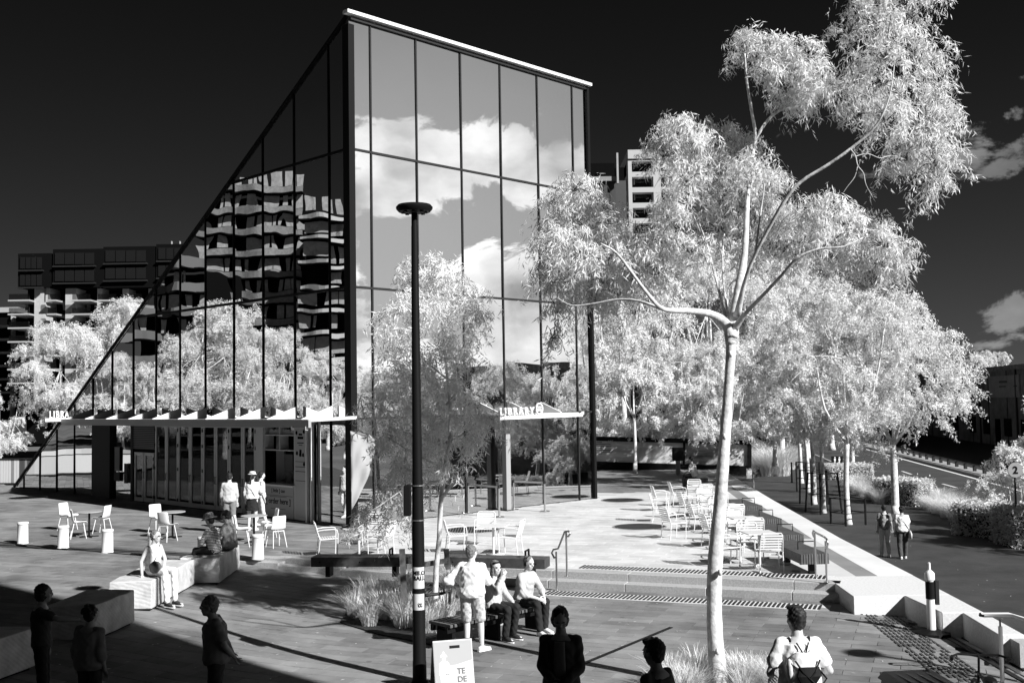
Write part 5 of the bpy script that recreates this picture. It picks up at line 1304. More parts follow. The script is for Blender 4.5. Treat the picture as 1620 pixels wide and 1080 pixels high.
# rz: chair faces +Y at 0, -90 faces +X (right), 90 faces left, 180 faces viewer
put(sc0, 124, 851, -65, 'white shell chair facing right at the leftmost cafe table'); put(sc0, 107, 838, -110, 'white shell chair seen beyond another at the leftmost cafe table, back to the left'); put(sc0, 162, 843, 80, 'white shell chair right of the leftmost cafe table, facing left')
put(sc0, 250, 842, -130, 'white shell chair half hidden at the middle cafe table'); put(sc0, 264, 856, -25, 'white shell chair with its back to the viewer at the middle cafe table')
put(sc0, 383, 864, -80, 'white shell chair facing right at the table nearest the serving hatch'); put(sc0, 437, 865, 40, 'white shell chair with its back to the viewer right of the table nearest the hatch'); put(sc0, 428, 852, 115, 'white shell chair behind another at the table nearest the serving hatch')
put(ct0, 141, 849, 0, 'round grey cafe table between three white shell chairs on the far left'); put(ct0, 273, 850, 0, 'round grey cafe table behind the pair of chairs by the fourth bollard'); put(ct0, 402, 858, 0, 'round grey cafe table nearest the serving hatch')

def slat_chair(m, fr=None):
    fr = fr or m
    t = thing('slatted_chair', (0,0,0), 0, 'x', 'chair', 'slatted metal armchairs')
    for x in (-.26,.26):
        MB().tube([(x,.22,0),(x,.235,.3),(x,.24,.55),(x,.22,.65),(x,.14,.67),(x,-.1,.665),(x*.93,-.27,.64)], .013, 8).build('arm_frame', fr, t)
        MB().tube([(x,-.25,0),(x*.96,-.20,.42),(x*.93,-.27,.64),(x*.9,-.31,.80),(x*.75,-.33,.85)], .013, 8).build('back_frame', fr, t)
        MB().tube([(x,-.2,.42),(x,.235,.44)], .012, 8).build('seat_rail', fr, t)
    MB().tube([(-.2,-.33,.85),(.2,-.33,.85)], .013, 8).build('top_rail', fr, t)
    for i in range(7): y = -.17+i*.062; MB().box(-.25,.25,y-.022,y+.022,.435,.447).build('seat_slat', m, t)
    for i in range(6):
        z = .50+i*.058; y = -.215-.105*(i/5); MB().box(-.235,.235,y-.006,y+.006,z-.02,z+.02).build('back_slat', m, t)
    return t
def sq_table(m=None, w=.35, nm='square_table'):
    t = thing(nm, (0,0,0), 0, 'x', 'table', 'square metal tables'); m = m or m_whitem
    MB().box(-w,w,-w,w,.725,.75).build('tabletop', m, t, bevel=.006); MB().cyl((0,0),.03,.02,.73,12).build('column', m, t)
    for i in range(4): MB().beam((0,0,.03),(.3*math.cos(i*1.5708+.78),.3*math.sin(i*1.5708+.78),.015),.05,.025).build('foot', m, t)
    return t
m_alu = mat('light_aluminium', .72, .4, metal=.0, spec=.6)
ch = slat_chair(m_alu); tb = sq_table(m_alu)
put(tb, 568, 886, 20, 'square metal table with a thin top behind the first timber bench'); put(ch, 518, 878, -75, 'slatted armchair facing right at the left end behind the first timber bench'); put(ch, 603, 878, 70, 'slatted armchair facing left behind the first timber bench'); put(ch, 592, 862, 170, 'slatted armchair facing the viewer under the low branches')
put(tb, 781, 879, -10, 'square white table behind the second timber bench'); put(ch, 722, 873, -80, 'slatted armchair facing right at the white table left of the handrail'); put(ch, 808, 876, 75, 'slatted armchair facing left at the white table left of the handrail'); put(ch, 768, 862, 175, 'slatted armchair behind the white table left of the handrail')
# right hand rows
TX = [(5.5,24.3),(5.8,27.3),(6.0,30.6),(6.25,34.0),(6.5,37.7)]
nm_ = ['nearest','second','third','fourth','farthest']
def put3(first, x, y, rz, label): return dup(first, (x,y,0), R(rz), label)
for (x, y), n_ in zip(TX, nm_):
    put3(tb, x, y, 5, '%s white table in the dense row along the terrace' % n_.capitalize())
    put3(ch, x-.75, y+.05, -85+random.uniform(-10,10), 'slatted armchair on the left side of the %s table in the terrace row' % n_)
    put3(ch, x+.05, y-.72, random.uniform(-8,8), 'slatted armchair with its back to the viewer at the %s table in the terrace row' % n_)
    put3(ch, x-.05, y+.75, 180+random.uniform(-8,8), 'slatted armchair facing the viewer at the %s table in the terrace row' % n_)
put3(ch, 4.5, 33.2, -100, 'slatted armchair pulled out left of the fourth table in the terrace row'); put3(ch, 4.95, 36.3, -85, 'slatted armchair pulled out left of the farthest table in the terrace row'); put3(ch, 4.3, 29.2, -70, 'slatted armchair pulled out left between the second and third tables of the row')
# mirrored set seen in the side door glass is these same chairs; one more set stands by the corner
# ------------------------------------------------------------------ benches
m_tim = mat('dark_timber', .055, .6, var=.4, vs=6, bump=.2, bs=30); m_timl = mat('grey_timber', .10, .65, var=.35, vs=8)
def timber_bench(pa_, pb_, label, dep=.5, z=0.):
    d = pb_-pa_; L = d.length; t = thing('timber_bench', tuple((pa_+pb_)/2), math.atan2(d.y,d.x), label, 'bench')
    for i in range(4): MB().box(-L/2,L/2,-dep/2+i*dep/4+.006,-dep/2+(i+1)*dep/4-.006,.24,.45).build('beam', m_tim, t, bevel=.006)
    for x in (-L/2+.35, L/2-.35): MB().box(x-.05,x+.05,-.16,.16,0,.24).build('leg', m_black, t)
    x = L/2-.45
    MB().tube([(x,-.14,.44),(x,-.14,.60),(x,.14,.60),(x,.14,.44)], .025, 6).build('armrest', m_black, t)
    for x in (-L/2+.2, 0, L/2-.2): MB().tube([(x,-dep/2+.012,.345),(x,-dep/2+.003,.345)], .018, 8).build('bolt', m_black, t)
    return t
pa_ = D(497,876,24.4); pb_ = D(650,880,24.2); pa_.z = -.08; pb_.z = -.08; timber_bench(pa_, pb_, 'dark solid timber bench to the left behind the lamp post', .55)
pa_ = D(708,880,23.9); pb_ = D(866,890,23.3); pa_.z = pb_.z = -.05; timber_bench(pa_, pb_, 'dark solid timber bench behind the standing man')
def slat_bench(x, y, L, label, w=.62, rz=0):
    t = thing('slatted_bench', (x,y,0), rz, label, 'bench', 'slatted timber benches')
    n = 11
    for i in range(n): xx = -w/2+(i+.5)*w/n; MB().box(xx-.02,xx+.02,-L/2,L/2,.24,.45).build('slat', m_timl, t)
    MB().box(-w/2+.02,w/2-.02,-L/2+.1,-L/2+.16,.22,.30).build('cross_bearer', m_black, t)
    for y_ in (-L/2+.25, L/2-.4): MB().box(-.06,.06,y_-.06,y_+.06,0,.24).build('leg', m_black, t)
    MB().tube([(-.12,-L/2+.75,.44),(-.12,-L/2+.75,.62),(w/2-.04,-L/2+.75,.62),(w/2-.04,-L/2+.75,.44)], .014, 6).build('armrest', m_black, t)
    return t
sb_ = slat_bench(6.28, 24.0, 2.3, 'slatted bench nearest the steps on the right', rz=.06); dup(sb_, (6.62,27.2,0), .06, 'second slatted bench along the terrace row'); dup(sb_, (6.95,30.6,0), .06, 'third slatted bench along the terrace row'); dup(sb_, (7.25,34.2,0), .06, 'farthest slatted bench along the terrace row')
# seat bench at the grass bed (people sit on it)
SBa, SBb = Vector((-1.30,18.05,-.33)), Vector((.42,19.7,-.33))
d = SBb-SBa; t = thing('planter_bench', tuple((SBa+SBb)/2), math.atan2(d.y,d.x), 'slatted bench along the grass bed carrying the two seated people', 'bench')
L = d.length; n = 26
for i in range(n): x = -L/2+(i+.5)*L/n; MB().box(x-.028,x+.028,-.28,.28,.40,.45).build('slat', m_timl, t)
MB().box(-L/2,L/2,-.22,-.16,.30,.40).build('rail', m_black, t); MB().box(-L/2,L/2,.16,.22,.30,.40).build('rail', m_black, t)
for x in (-L/2+.15, 0, L/2-.15): MB().box(x-.03,x+.03,-.2,.2,0,.31).build('leg', m_black, t)
# timber guard around the young gum
t = thing('timber_tree_guard', tuple(T2), 0, 'timber posts and rails guarding the young gum', 'tree guard')
def loc(px, py, Y): return D(px, py, Y)-T2
for a_, b_ in (((640,958),(636,868)),((709,900),(706,868)),((726,945),(726,905))):
    Yp = Y2-.6 if a_[1] > 930 else Y2+.5
    MB().beam(loc(*a_,Yp), loc(*b_,Yp), .10, .07).build('post', m_timl, t)
MB().beam(loc(668,893,Y2-.1), loc(707,886,Y2+.5), .05, .09).build('rail', m_timl, t); MB().beam(loc(642,896,Y2-.6), loc(668,893,Y2-.1), .05, .09).build('rail', m_timl, t)
MB().tube([loc(668,942,Y2-.4), loc(700,938,Y2-.3), loc(711,934,Y2-.2), loc(712,955,Y2-.2)], .03, 8).build('hoop', m_dark, t)

# ------------------------------------------------------------------ handrails
def rail(pts, posts, label, r=.022):
    o = Vector(posts[0]); t = thing('handrail', tuple(o), 0, label, 'handrail'); MB().tube([Vector(p)-o for p in pts], r, 10).build('rail', m_steel, t, smooth='auto')
    for p, h in posts: pass
    return t
def hrail(up, lo, label, hz=.95):
    U = Vector(up); Lw = Vector(lo); t = thing('handrail', tuple(U), 0, label, 'handrail'); o = -U
    d = (Lw-U); d.z = 0; dn = d.normalized()
    MB().tube([U+o, U+o+Vector((0,0,hz))], .022, 10).build('post', m_steel, t, smooth='auto'); MB().tube([Lw+o, Lw+o+Vector((0,0,hz-.12))], .022, 10).build('post', m_steel, t, smooth='auto')
    a_ = U+o+Vector((0,0,hz)); b_ = Lw+o+Vector((0,0,hz-.12))
    pts = [a_-dn*.05-Vector((0,0,.10)), a_-dn*.12-Vector((0,0,.03)), a_-dn*.07+Vector((0,0,.02)), a_+dn*.04+Vector((0,0,.0)), b_-dn*.06+Vector((0,0,.07)), b_+dn*.08+Vector((0,0,.04)), b_+dn*.13-Vector((0,0,.04)), b_+dn*.06-Vector((0,0,.14)), b_-Vector((0,0,.12))]
    MB().tube(pts, .022, 10).build('rail', m_steel, t, smooth=True)
    MB().lathe([(.06,0),(.06,.01),(.03,.015)], 16, tuple(U+o)).build('flange', m_steel, t); MB().lathe([(.06,0),(.06,.01),(.03,.015)], 16, tuple(Lw+o)).build('flange', m_steel, t)
hrail(G(897,911,0), on(881,933), 'steel handrail at the left end of the steps'); hrail(G(1291,914,0), on(1309,948)+Vector((0,0,.02)), 'steel handrail at the right end of the steps')
p = gl(1586, 1079); t = thing('handrail', tuple(p), 0, 'steel handrail with a flat top at the lower right corner', 'handrail')
k = p.y/FPX; MB().cyl((0,0),.03,0,.80,12).build('post', m_steel, t, smooth='auto'); MB().cyl((0,0),.014,.78,.90,8).build('neck', m_dark, t)
MB().tube([(-.22,.02,.95),(.18,0,.95),(.42,-.25,.88),(1.1,-1.1,.72)], .022, 10).build('rail', m_steel, t, smooth='auto'); MB().tube([(-.22,.14,.955),(.18,.12,.955),(.48,-.15,.88)], .018, 10).build('rail', m_whitem, t, smooth='auto'); MB().tube([(-.22,.02,.95),(-.26,.06,.95),(-.22,.14,.955)], .02, 8).build('rail_return', m_dark, t)

# ------------------------------------------------------------------ temporary post, bin, bicycle, sandwich board
p = gl(1474, 1003); t = thing('temporary_post', tuple(p), 0, 'white plastic post with a black sleeve on a heavy round base', 'temporary bollard')
MB().lathe([(.34,0),(.33,.05),(.2,.07),(.12,.09)], 8).build('base', m_black, t); MB().lathe([(.075,.06),(.072,.4),(.068,.88),(.062,.93)], 20).build('tube', m_whitem, t, smooth='auto')
MB().lathe([(.062,.93),(.085,.95),(.085,1.06),(.06,1.09),(.025,1.12),(.022,1.24),(.005,1.25)], 20).build('cap', m_whitem, t, smooth='auto')
MB().lathe([(.077,.62),(.077,.92)], 20).build('sleeve', m_black, t, smooth='auto'); MB().box(.08,.14,-.05,.06,.52,.93).build('flap', m_dark, t)
m_bin = mat('bin_plastic', .02, .35, spec=.5)
x, y = 4.6, 12.4; t = thing('rubbish_bin', (x,y,-.35), .12, 'black wheelie bin with a ribbed lid at the bottom edge', 'bin')
MB().add([(-.26,-.3,0),(.26,-.3,0),(.26,.3,0),(-.26,.3,0),(-.31,-.36,.82),(.31,-.36,.82),(.31,.36,.82),(-.31,.36,.82)],[(0,3,2,1),(4,5,6,7),(0,1,5,4),(1,2,6,5),(2,3,7,6),(3,0,4,7)]).build('body', m_bin, t, bevel=.02, seg=2)
mb = MB(); mb.add([(-.34,-.40,.83),(.34,-.40,.83),(.34,.40,.83),(-.34,.40,.83),(-.30,-.34,.90),(.30,-.34,.90),(.30,.32,.93),(-.30,.32,.93)],[(0,3,2,1),(4,5,6,7),(0,1,5,4),(1,2,6,5),(2,3,7,6),(3,0,4,7)]); mb.build('lid', m_bin, t, bevel=.02, seg=2)
for i in range(4): MB().box(-.2+i*.12,-.16+i*.12,-.3,.26,.905,.925).build('lid_rib', m_bin, t)
MB().tube([(-.25,.42,.84),(-.25,.47,.86),(.25,.47,.86),(.25,.42,.84)], .018, 8).build('handle', m_bin, t)
for s in (-.24,.24): MB().tube([(s-.02,.33,.09),(s+.02,.33,.09)], .09, 16).build('wheel', m_black, t)
def bicycle(p, rz, label):
    t = thing('bicycle', tuple(p), rz, label, 'bicycle'); fr = m_black
    for y, nm in ((-.52,'rear'),(.52,'front')):
        w = MB(); pts = [(0, y+.33*math.cos(a_*math.pi/14), .34+.33*math.sin(a_*math.pi/14)) for a_ in range(29)]; w.tube(pts, .02, 8); o = w.build('wheel', m_black, t)
        s_ = MB(); 
        for a_ in range(14): s_.tube([(0,y,.34),(0,y+.32*math.cos(a_*.449),.34+.32*math.sin(a_*.449))], .0025, 4)
        s_.build('spokes', m_steel, o)
    mb = MB(); A_, B_, C_, D_ = (0,-.52,.34),(0,-.08,.30),(0,-.22,.82),(0,.34,.80)
    for q in ((A_,B_),(A_,(0,-.2,.72)),(B_,C_),(B_,(0,.36,.68)),((0,-.2,.74),D_),(D_,(0,.38,.62)),((0,.38,.62),(0,.52,.34))): mb.tube(q, .016, 8)
    mb.build('frame', fr, t); MB().tube([(0,.33,.78),(0,.30,.98),(0,.34,1.0)], .014, 8).build('stem', fr, t)
    MB().tube([(-.30,.24,1.0),(-.22,.33,1.01),(0,.34,1.0),(.22,.33,1.01),(.30,.24,1.0)], .014, 8).build('handlebar', fr, t)
    for s in (-.3,.3): MB().tube([(s,.24,1.0),(s*1.08,.14,.99)], .02, 8).build('grip', fr, t); 
    for s in (-.24,.24): MB().tube([(s,.34,1.0),(s*.9,.42,.96)], .01, 6).build('brake_lever', m_dark, t)
    MB().ell((0,-.25,.86),(.075,.14,.04),12).build('saddle', fr, t)
    MB().tube([(-.08,-.08,.30),(.08,-.08,.30)], .012, 6).build('pedal_axle', m_steel, t)
p = gl(1536, 1170); bicycle((p.x,p.y-.45,p.z), R(-12), 'dark bicycle seen end on with only its handlebars in the lower right')
# sandwich board
p = on(716, 1094); p.z -= .12; t = thing('sandwich_board', tuple(p), R(16), 'white sandwich board with a printed man at the foot of the lamp post', 'sandwich board')
m_prt = mat('print_grey', .16, .7); m_prl = mat('print_light', .38, .7)
def panel(sgn, m):
    mb = MB(); w, h, thk = .285, .86, .018; la = .19
    a_ = [(-w,sgn*.24,0),(w,sgn*.24,0),(w,sgn*.02,h),(-w,sgn*.02,h)]; n = Vector((0,sgn*h,.22)).normalized()*thk
    mb.add([Vector(q) for q in a_]+[Vector(q)-n for q in a_],[(0,1,2,3),(7,6,5,4),(0,4,5,1),(1,5,6,2),(2,6,7,3),(3,7,4,0)]); return mb.build('panel', m, t)
panel(-1, mat('board_face', .58, .5, var=.06)); panel(1, m_black)
PM = basis((1,0,0), Vector((0,.22,.86)).normalized(), Vector((0,-.86,.22)).normalized(), (0,-.2415,0))
for sx_ in (-1,1):
    mb = MB(); mb.add([(sx_*.287,-.235,.0),(sx_*.287,.235,0),(sx_*.287,.02,.85),(sx_*.287,-.02,.85)],[(0,1,2,3)]); mb.build('side_cloth', m_black, t)
def flat(nm, poly, m, z=.004): return MB().prism(poly, z-.001, z+.001, PM).build(nm, m, t)
flat('handle_slot', [(-.05,.77),(.10,.77),(.10,.81),(-.05,.81)], m_black, .003); flat('grey_field', [(-.28,.55),(.05,.55),(.27,.60),(.27,.87),(-.28,.87)], m_prl, .002); flat('grey_field', [(-.28,.02),(-.17,.02),(-.17,.55),(-.28,.55)], m_prl, .002)
mb = MB(); 
for q in ([(-.19,.66),(-.09,.66),(-.10,.69),(-.18,.69)], [(-.17,.69),(-.11,.69),(-.14,.74)], [(-.165,.60),(-.115,.60),(-.115,.655),(-.165,.655)], [(-.22,.42),(-.06,.42),(-.07,.58),(-.10,.60),(-.18,.60),(-.21,.58)], [(-.20,.10),(-.12,.10),(-.10,.42),(-.20,.42)], [(-.13,.22),(-.02,.14),(.0,.17),(-.08,.30)]): mb.prism(q, .0035, .0045, PM)
mb.build('printed_man', mat('print_white', .82, .7), t)
mb = MB()
for q in ([(-.18,.585),(-.172,.585),(-.16,.42),(-.168,.42)], [(-.11,.585),(-.102,.585),(-.114,.42),(-.122,.42)], [(-.20,.415),(-.07,.415),(-.07,.425),(-.20,.425)], [(-.165,.655),(-.115,.655),(-.115,.664),(-.165,.664)]): mb.prism(q, .0046, .005, PM)
mb.build('printed_lines', m_prt, t)
put_text('board_lettering', 'TE\nDE', .11, .001, PM @ Matrix.Translation((.04,.42,.005)), m_prt, t, .002)
flat('small_logo', [(.20,.08),(.24,.08),(.24,.13),(.20,.13)], m_prt, .004); flat('foot_notch', [(-.02,.0),(.12,.0),(.10,.03),(0,.03)], m_black, .004)
# ------------------------------------------------------------------ people
def solid(mb, vox, it=3, wr=0., wf=9., extra=None):
    me = mb.mesh('solid'); o = bpy.data.objects.new('solid', me); COL.objects.link(o)
    r = o.modifiers.new('r','REMESH'); r.mode = 'VOXEL'; r.voxel_size = vox; r.use_smooth_shade = True
    s = o.modifiers.new('s','SMOOTH'); s.factor = .5; s.iterations = it
    dg = bpy.context.evaluated_depsgraph_get(); m2 = bpy.data.meshes.new_from_object(o.evaluated_get(dg))
    bpy.data.objects.remove(o)
    if wr:
        co = np.empty(len(m2.vertices)*3, np.float32); m2.vertices.foreach_get('co', co); co = co.reshape(-1,3)
        no = np.empty(len(m2.vertices)*3, np.float32); m2.vertices.foreach_get('normal', no); no = no.reshape(-1,3)
        a_ = np.sin(co[:,0]*wf*2.1+np.sin(co[:,2]*wf*1.3)*1.7+co[:,1]*wf)*np.sin(co[:,2]*wf*1.9+co[:,0]*wf*1.2+np.sin(co[:,1]*wf*2)*1.3)
        b = np.sin(co[:,2]*wf*3.7-co[:,0]*wf*2.9+co[:,1]*wf*3.1+np.sin(co[:,0]*wf*2)*2)
        co = co+no*(a_*wr+b*wr*.45)[:,None]; m2.vertices.foreach_set('co', co.ravel())
    if extra:
        bm = bmesh.new(); bm.from_mesh(m2); t2 = extra.mesh('x'); bm.from_mesh(t2); bm.to_mesh(m2); bm.free()
    m2.polygons.foreach_set('use_smooth', [True]*len(m2.polygons)); m2.materials.clear(); m2.update(); return m2
V_ = Vector
def stand(**k):
    J = dict(pel=V_((0,0,.97)), neck=V_((0,-.01,1.47)), head=V_((0,.03,1.625)), yaw=0, pitch=0,
        shR=V_((.168,0,1.41)), shL=V_((-.168,0,1.41)), elR=V_((.212,-.03,1.13)), elL=V_((-.212,-.03,1.13)), wrR=V_((.215,.05,.89)), wrL=V_((-.215,.05,.89)),
        hipR=V_((.095,0,.93)), hipL=V_((-.095,0,.93)), knR=V_((.10,.03,.50)), knL=V_((-.10,.03,.50)), anR=V_((.105,-.01,.085)), anL=V_((-.105,-.01,.085)), toR=V_((.125,.15,.035)), toL=V_((-.125,.15,.035)))
    for a_, b in k.items(): J[a_] = V_(b) if hasattr(b,'__len__') else b
    return J
def sit(h=.45, lean=0., **k):
    z = h+.09
    J = dict(pel=V_((0,0,z)), neck=V_((0,lean,z+.50)), head=V_((0,lean+.06,z+.66)), yaw=0, pitch=0,
        shR=V_((.165,lean,z+.445)), shL=V_((-.165,lean,z+.445)), elR=V_((.24,lean+.06,z+.19)), elL=V_((-.24,lean+.06,z+.19)), wrR=V_((.16,lean+.28,z+.12)), wrL=V_((-.16,lean+.28,z+.12)),
        hipR=V_((.09,.03,z-.01)), hipL=V_((-.09,.03,z-.01)), knR=V_((.12,.44,z+.0)), knL=V_((-.12,.44,z+.0)), anR=V_((.12,.46,.085)), anL=V_((-.12,.46,.085)), toR=V_((.14,.62,.035)), toL=V_((-.14,.62,.035)))
    for a_, b in k.items(): J[a_] = V_(b) if hasattr(b,'__len__') else b
    return J
ST_ = [(-.13,.115,.095),(0,.160,.118),(.25,.146,.104),(.5,.152,.114),(.75,.162,.116),(.9,.145,.095),(1.0,.075,.07)]
def torso(mb, J, g_=0., t0=-.2, t1=1.1, fat=1., flare=0.):
    sp = (J['neck']-J['pel']); out = []
    lt = (J['shR']-J['shL']).normalized(); lb = (J['hipR']-J['hipL']).normalized()
    for t, a_, b in ST_:
        if t < t0-.01 or t > t1: continue
        lat = lerp(lb, lt, max(0,min(1,t))).normalized(); dp = lat.cross(sp).normalized()
        f = fat if .05 < t < .8 else 1+(fat-1)*.5
        fl = flare*max(0, .5-t)
        out.append((J['pel']+sp*t, lat*(a_*f+g_+fl), dp*(b*f+g_+fl)))
    mb.rings(out)
def headM(J):
    return Matrix.Translation(J['head']) @ Euler((R(-J['pitch']),0,R(J['yaw']))).to_matrix().to_4x4() @ Matrix.Scale(1.07, 4)
def hand(mb, el, wr, curl=.5, palm=None):
    d = (wr-el).normalized(); 
    s = d.cross(V_((0,1,0))) 
    s = s.normalized() if s.length > .1 else V_((1,0,0))
    n = s.cross(d).normalized()
    if palm: n = V_(palm).normalized(); s = d.cross(n).normalized()
    M = basis(s, d, n, wr); sgn = 1
    mb.ell((0,.045,0), (.040,.052,.016), 10, M)
    for i, (x, l) in enumerate(((-.030,.062),(-.010,.072),(.010,.068),(.030,.054))):
        b = V_((x,.085,0)); q = b+V_((x*.2, l*.5*math.cos(curl), -l*.5*math.sin(curl))); e = q+V_((0, l*.5*math.cos(curl*2.2), -l*.5*math.sin(curl*2.2)))
        mb.cone(M@b, .0088, M@q, .008, 7); mb.cone(M@q, .008, M@e, .0065, 7)
    b = V_((-.036,.02,0)); q = b+V_((-.022,.03,-.012)); e = q+V_((-.004,.030,-.012)); mb.cone(M@b,.011,M@q,.0095,7); mb.cone(M@q,.0095,M@e,.0075,7)
SKIN = {}
def body(J, fem=False, fat=1.):
    mb = MB(); torso(mb, J, 0, fat=fat)
    HM = headM(J); nk = J['neck']
    mb.cone(nk-V_((0,0,.03)), .062, lerp(nk, J['head'], .55), .054)
    mb.ell((0,-.005,.022), (.073,.093,.092), 16, HM, 12); mb.ell((0,.022,-.045), (.052,.062,.068), 14, HM, 10); mb.ell((0,.045,-.088), (.028,.028,.022), 10, HM)
    mb.ell((0,.094,-.012), (.011,.018,.024), 8, HM); mb.ell((0,.078,.028), (.05,.016,.012), 10, HM)
    for s in (-1,1):
        mb.ell((s*.074,-.002,-.008), (.009,.018,.028), 8, HM); mb.ell((s*.035,.062,-.025), (.022,.02,.02), 8, HM)
    for s in 'RL':
        sh, el, wr, hp, kn, an, to = (J[q+s] for q in ('sh','el','wr','hip','kn','an','to'))
        mb.cone(sh, .046*fat, el, .037); mb.cone(el, .038, lerp(el,wr,.35), .038); mb.cone(lerp(el,wr,.3), .040, wr, .026)
        mb.cone(hp, .082*fat, kn, .055); mb.cone(kn, .056, lerp(kn,an,.35), .053); mb.cone(lerp(kn,an,.3), .054, an, .036)
        mb.cone(an-V_((0,0,.01)), .036, lerp(an,to,.3)-V_((0,0,.02)), .032); mb.cone(an-V_((0,0,.04))-(to-an)*.22, .034, to, .028)
    return mb
def shoes(J, m, par, sole=None, white=False):
    for s in 'RL':
        an, to = J['an'+s], J['to'+s]; d = (to-an); d.z = 0; d.normalize(); sd_v = V_((d.y,-d.x,0)); h = an+V_((0,0,0)); base_z = min(an.z-.085, to.z-.035)
        heel = V_((an.x,an.y,0))-d*.075; R_ = []
        for f, w, hh in ((0,.025,.05),(.015,.036,.075),(.07,.038,.095),(.12,.040,.085),(.17,.046,.065),(.22,.044,.05),(.255,.030,.035),(.27,.012,.02)):
            c = heel+d*f; c.z = base_z+.012+hh/2; R_.append((c, sd_v*w, V_((0,0,hh/2))))
        mb = MB(); mb.rings(R_); o = mb.build('shoe', m, par, smooth=True)
        R_ = []
        for f, w in ((-.005,.03),(.01,.040),(.08,.040),(.18,.049),(.24,.044),(.275,.018)):
            c = heel+d*f; c.z = base_z+.012; R_.append((c, sd_v*w, V_((0,0,.012))))
        mb = MB(); mb.rings(R_); mb.build('sole', sole or m_white, o)
def person(loc, rz, label, J, top=None, bot=None, hair=None, shoe=None, skin=.55, sc=1., vox=.014, fat=1., fem=False, hands=(.5,.5), palms=(None,None), face=True, extra=None):
    t = thing('person', tuple(loc), R(rz), label, 'person'); t.scale = (sc,)*3
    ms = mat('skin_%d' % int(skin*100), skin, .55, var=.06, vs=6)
    hb_ = MB()
    for i, s in enumerate('RL'):
        if hands[i] is not None: hand(hb_, J['el'+s], J['wr'+s], hands[i], palms[i])
    bo = link('body', solid(body(J, fem, fat), vox*.9, 2, extra=hb_), ms, t)
    HM = headM(J)
    if face:
        for s in (-1,1): MB().ell((s*.029,.081,.006), (.010,.008,.006), 8, HM).build('eye', m_dark, t); MB().ell((s*.029,.087,.026), (.017,.006,.004), 8, HM).build('eyebrow', mat('hair_dark', .02, .6), t)
        MB().ell((0,.082,-.052), (.021,.006,.005), 10, HM).build('mouth', mat('lip_grey', skin*.55, .5), t)
    if top:
        v, sl, g_, lo, m = top      # value, sleeve ('short','long','none','elbow'), looseness, lower end t, material
        mb = MB(); torso(mb, J, g_, lo, .93, fat, flare=.05 if g_ > .015 else 0)
        for s in 'RL':
            sh, el, wr = J['sh'+s], J['el'+s], J['wr'+s]; k = g_*.7
            mb.cone(lerp(J['neck'],sh,.45)-V_((0,0,.025)), .050+k*.4, sh-V_((0,0,.008)), .050+k*.6)
            if sl == 'short': mb.cone(sh, .051+k*.8, lerp(sh,el,.62), .052+k*1.4)
            elif sl in ('long','elbow'):
                mb.cone(sh, .051+k*.8, el, .046+k)
                if sl == 'long': mb.cone(el, .050+k, lerp(el,wr,.9), .036+k)
                else: mb.cone(el, .050+k, lerp(el,wr,.25), .048+k)
        link('shirt' if lo > -.25 else 'coat', solid(mb, vox, 3, .0055, 15), m, t)
    if bot:
        kind, g_, m = bot; mb = MB(); 
        sp = J['neck']-J['pel']; lb = (J['hipR']-J['hipL']).normalized(); dp = lb.cross(sp).normalized()
        mb.rings([(J['pel']-sp*.13, lb*(.125+g_), dp*(.10+g_)),(J['pel'], lb*(.158*fat+g_*.6), dp*(.115*fat+g_*.6)),(J['pel']+sp*.16, lb*(.148*fat+.006), dp*(.108*fat+.006))])
        if kind == 'skirt':
            kc = (J['knR']+J['knL'])/2; hc = (J['hipR']+J['hipL'])/2; mb.rings([(hc+V_((0,0,.05)), lb*.165, dp*.12),(lerp(hc,kc,.4), lb*.19, dp*.15),(lerp(hc,kc,.75), lb*.20, dp*.165)])
        else:
            for s in 'RL':
                hp, kn, an = J['hip'+s], J['kn'+s], J['an'+s]
                if kind == 'shorts': mb.cone(hp, .088*fat+g_, lerp(hp,kn,.86), .072+g_*1.4)
                else:
                    mb.cone(hp, .088*fat+g_*.7, kn, .062+g_); mb.cone(kn, .062+g_, lerp(kn,an,.92), (.050 if kind == 'trousers' else .058)+g_)
        link({'skirt':'skirt','shorts':'shorts'}.get(kind,'trousers'), solid(mb, vox, 3, .005, 14), m, t)
    if shoe: shoes(J, shoe, t)
    if hair:
        st_, m = hair; mb = MB()
        if st_ != 'none':
            mb.ell((0,-.024,.034), (.082,.096,.094), 16, HM, 10); mb.ell((0,-.045,-.01), (.073,.062,.08), 12, HM)
            if st_ == 'quiff': mb.ell((0,.05,.098), (.06,.045,.03), 10, HM); mb.ell((0,-.01,.09), (.072,.08,.045), 12, HM)
            if st_ == 'long': mb.ell((0,-.055,-.10), (.085,.05,.13), 12, HM); mb.ell((.068,-.01,-.06), (.022,.045,.11), 10, HM); mb.ell((-.068,-.01,-.06), (.022,.045,.11), 10, HM)
            if st_ == 'bob': mb.ell((0,-.03,-.02), (.095,.085,.085), 14, HM)
            if st_ == 'curly':
                rr = random.Random(3)
                for i in range(26): a_, b = rr.uniform(0,6.28), rr.uniform(-.1,1.3); mb.ell((.085*math.cos(a_)*math.cos(b), -.025+.09*math.sin(a_)*math.cos(b)-.01, .04+.088*math.sin(b)), (.024,.024,.022), 7, HM)
            if st_ == 'pony': mb.cone(HM@V_((0,-.11,.03)), .03, HM@V_((0,-.16,-.08)), .034); mb.cone(HM@V_((0,-.16,-.08)), .034, HM@V_((0,-.15,-.2)), .014)
            link('hair', solid(mb, .009 if vox < .02 else .014, 1, .0055, 34), m, t)
    if extra: extra(t, J, HM)
    return t
hd = mat('hair_dark', .02, .6); hg_ = mat('hair_grey', .16, .6, var=.3, vs=40); hl = mat('hair_pale', .35, .6, var=.3, vs=30)
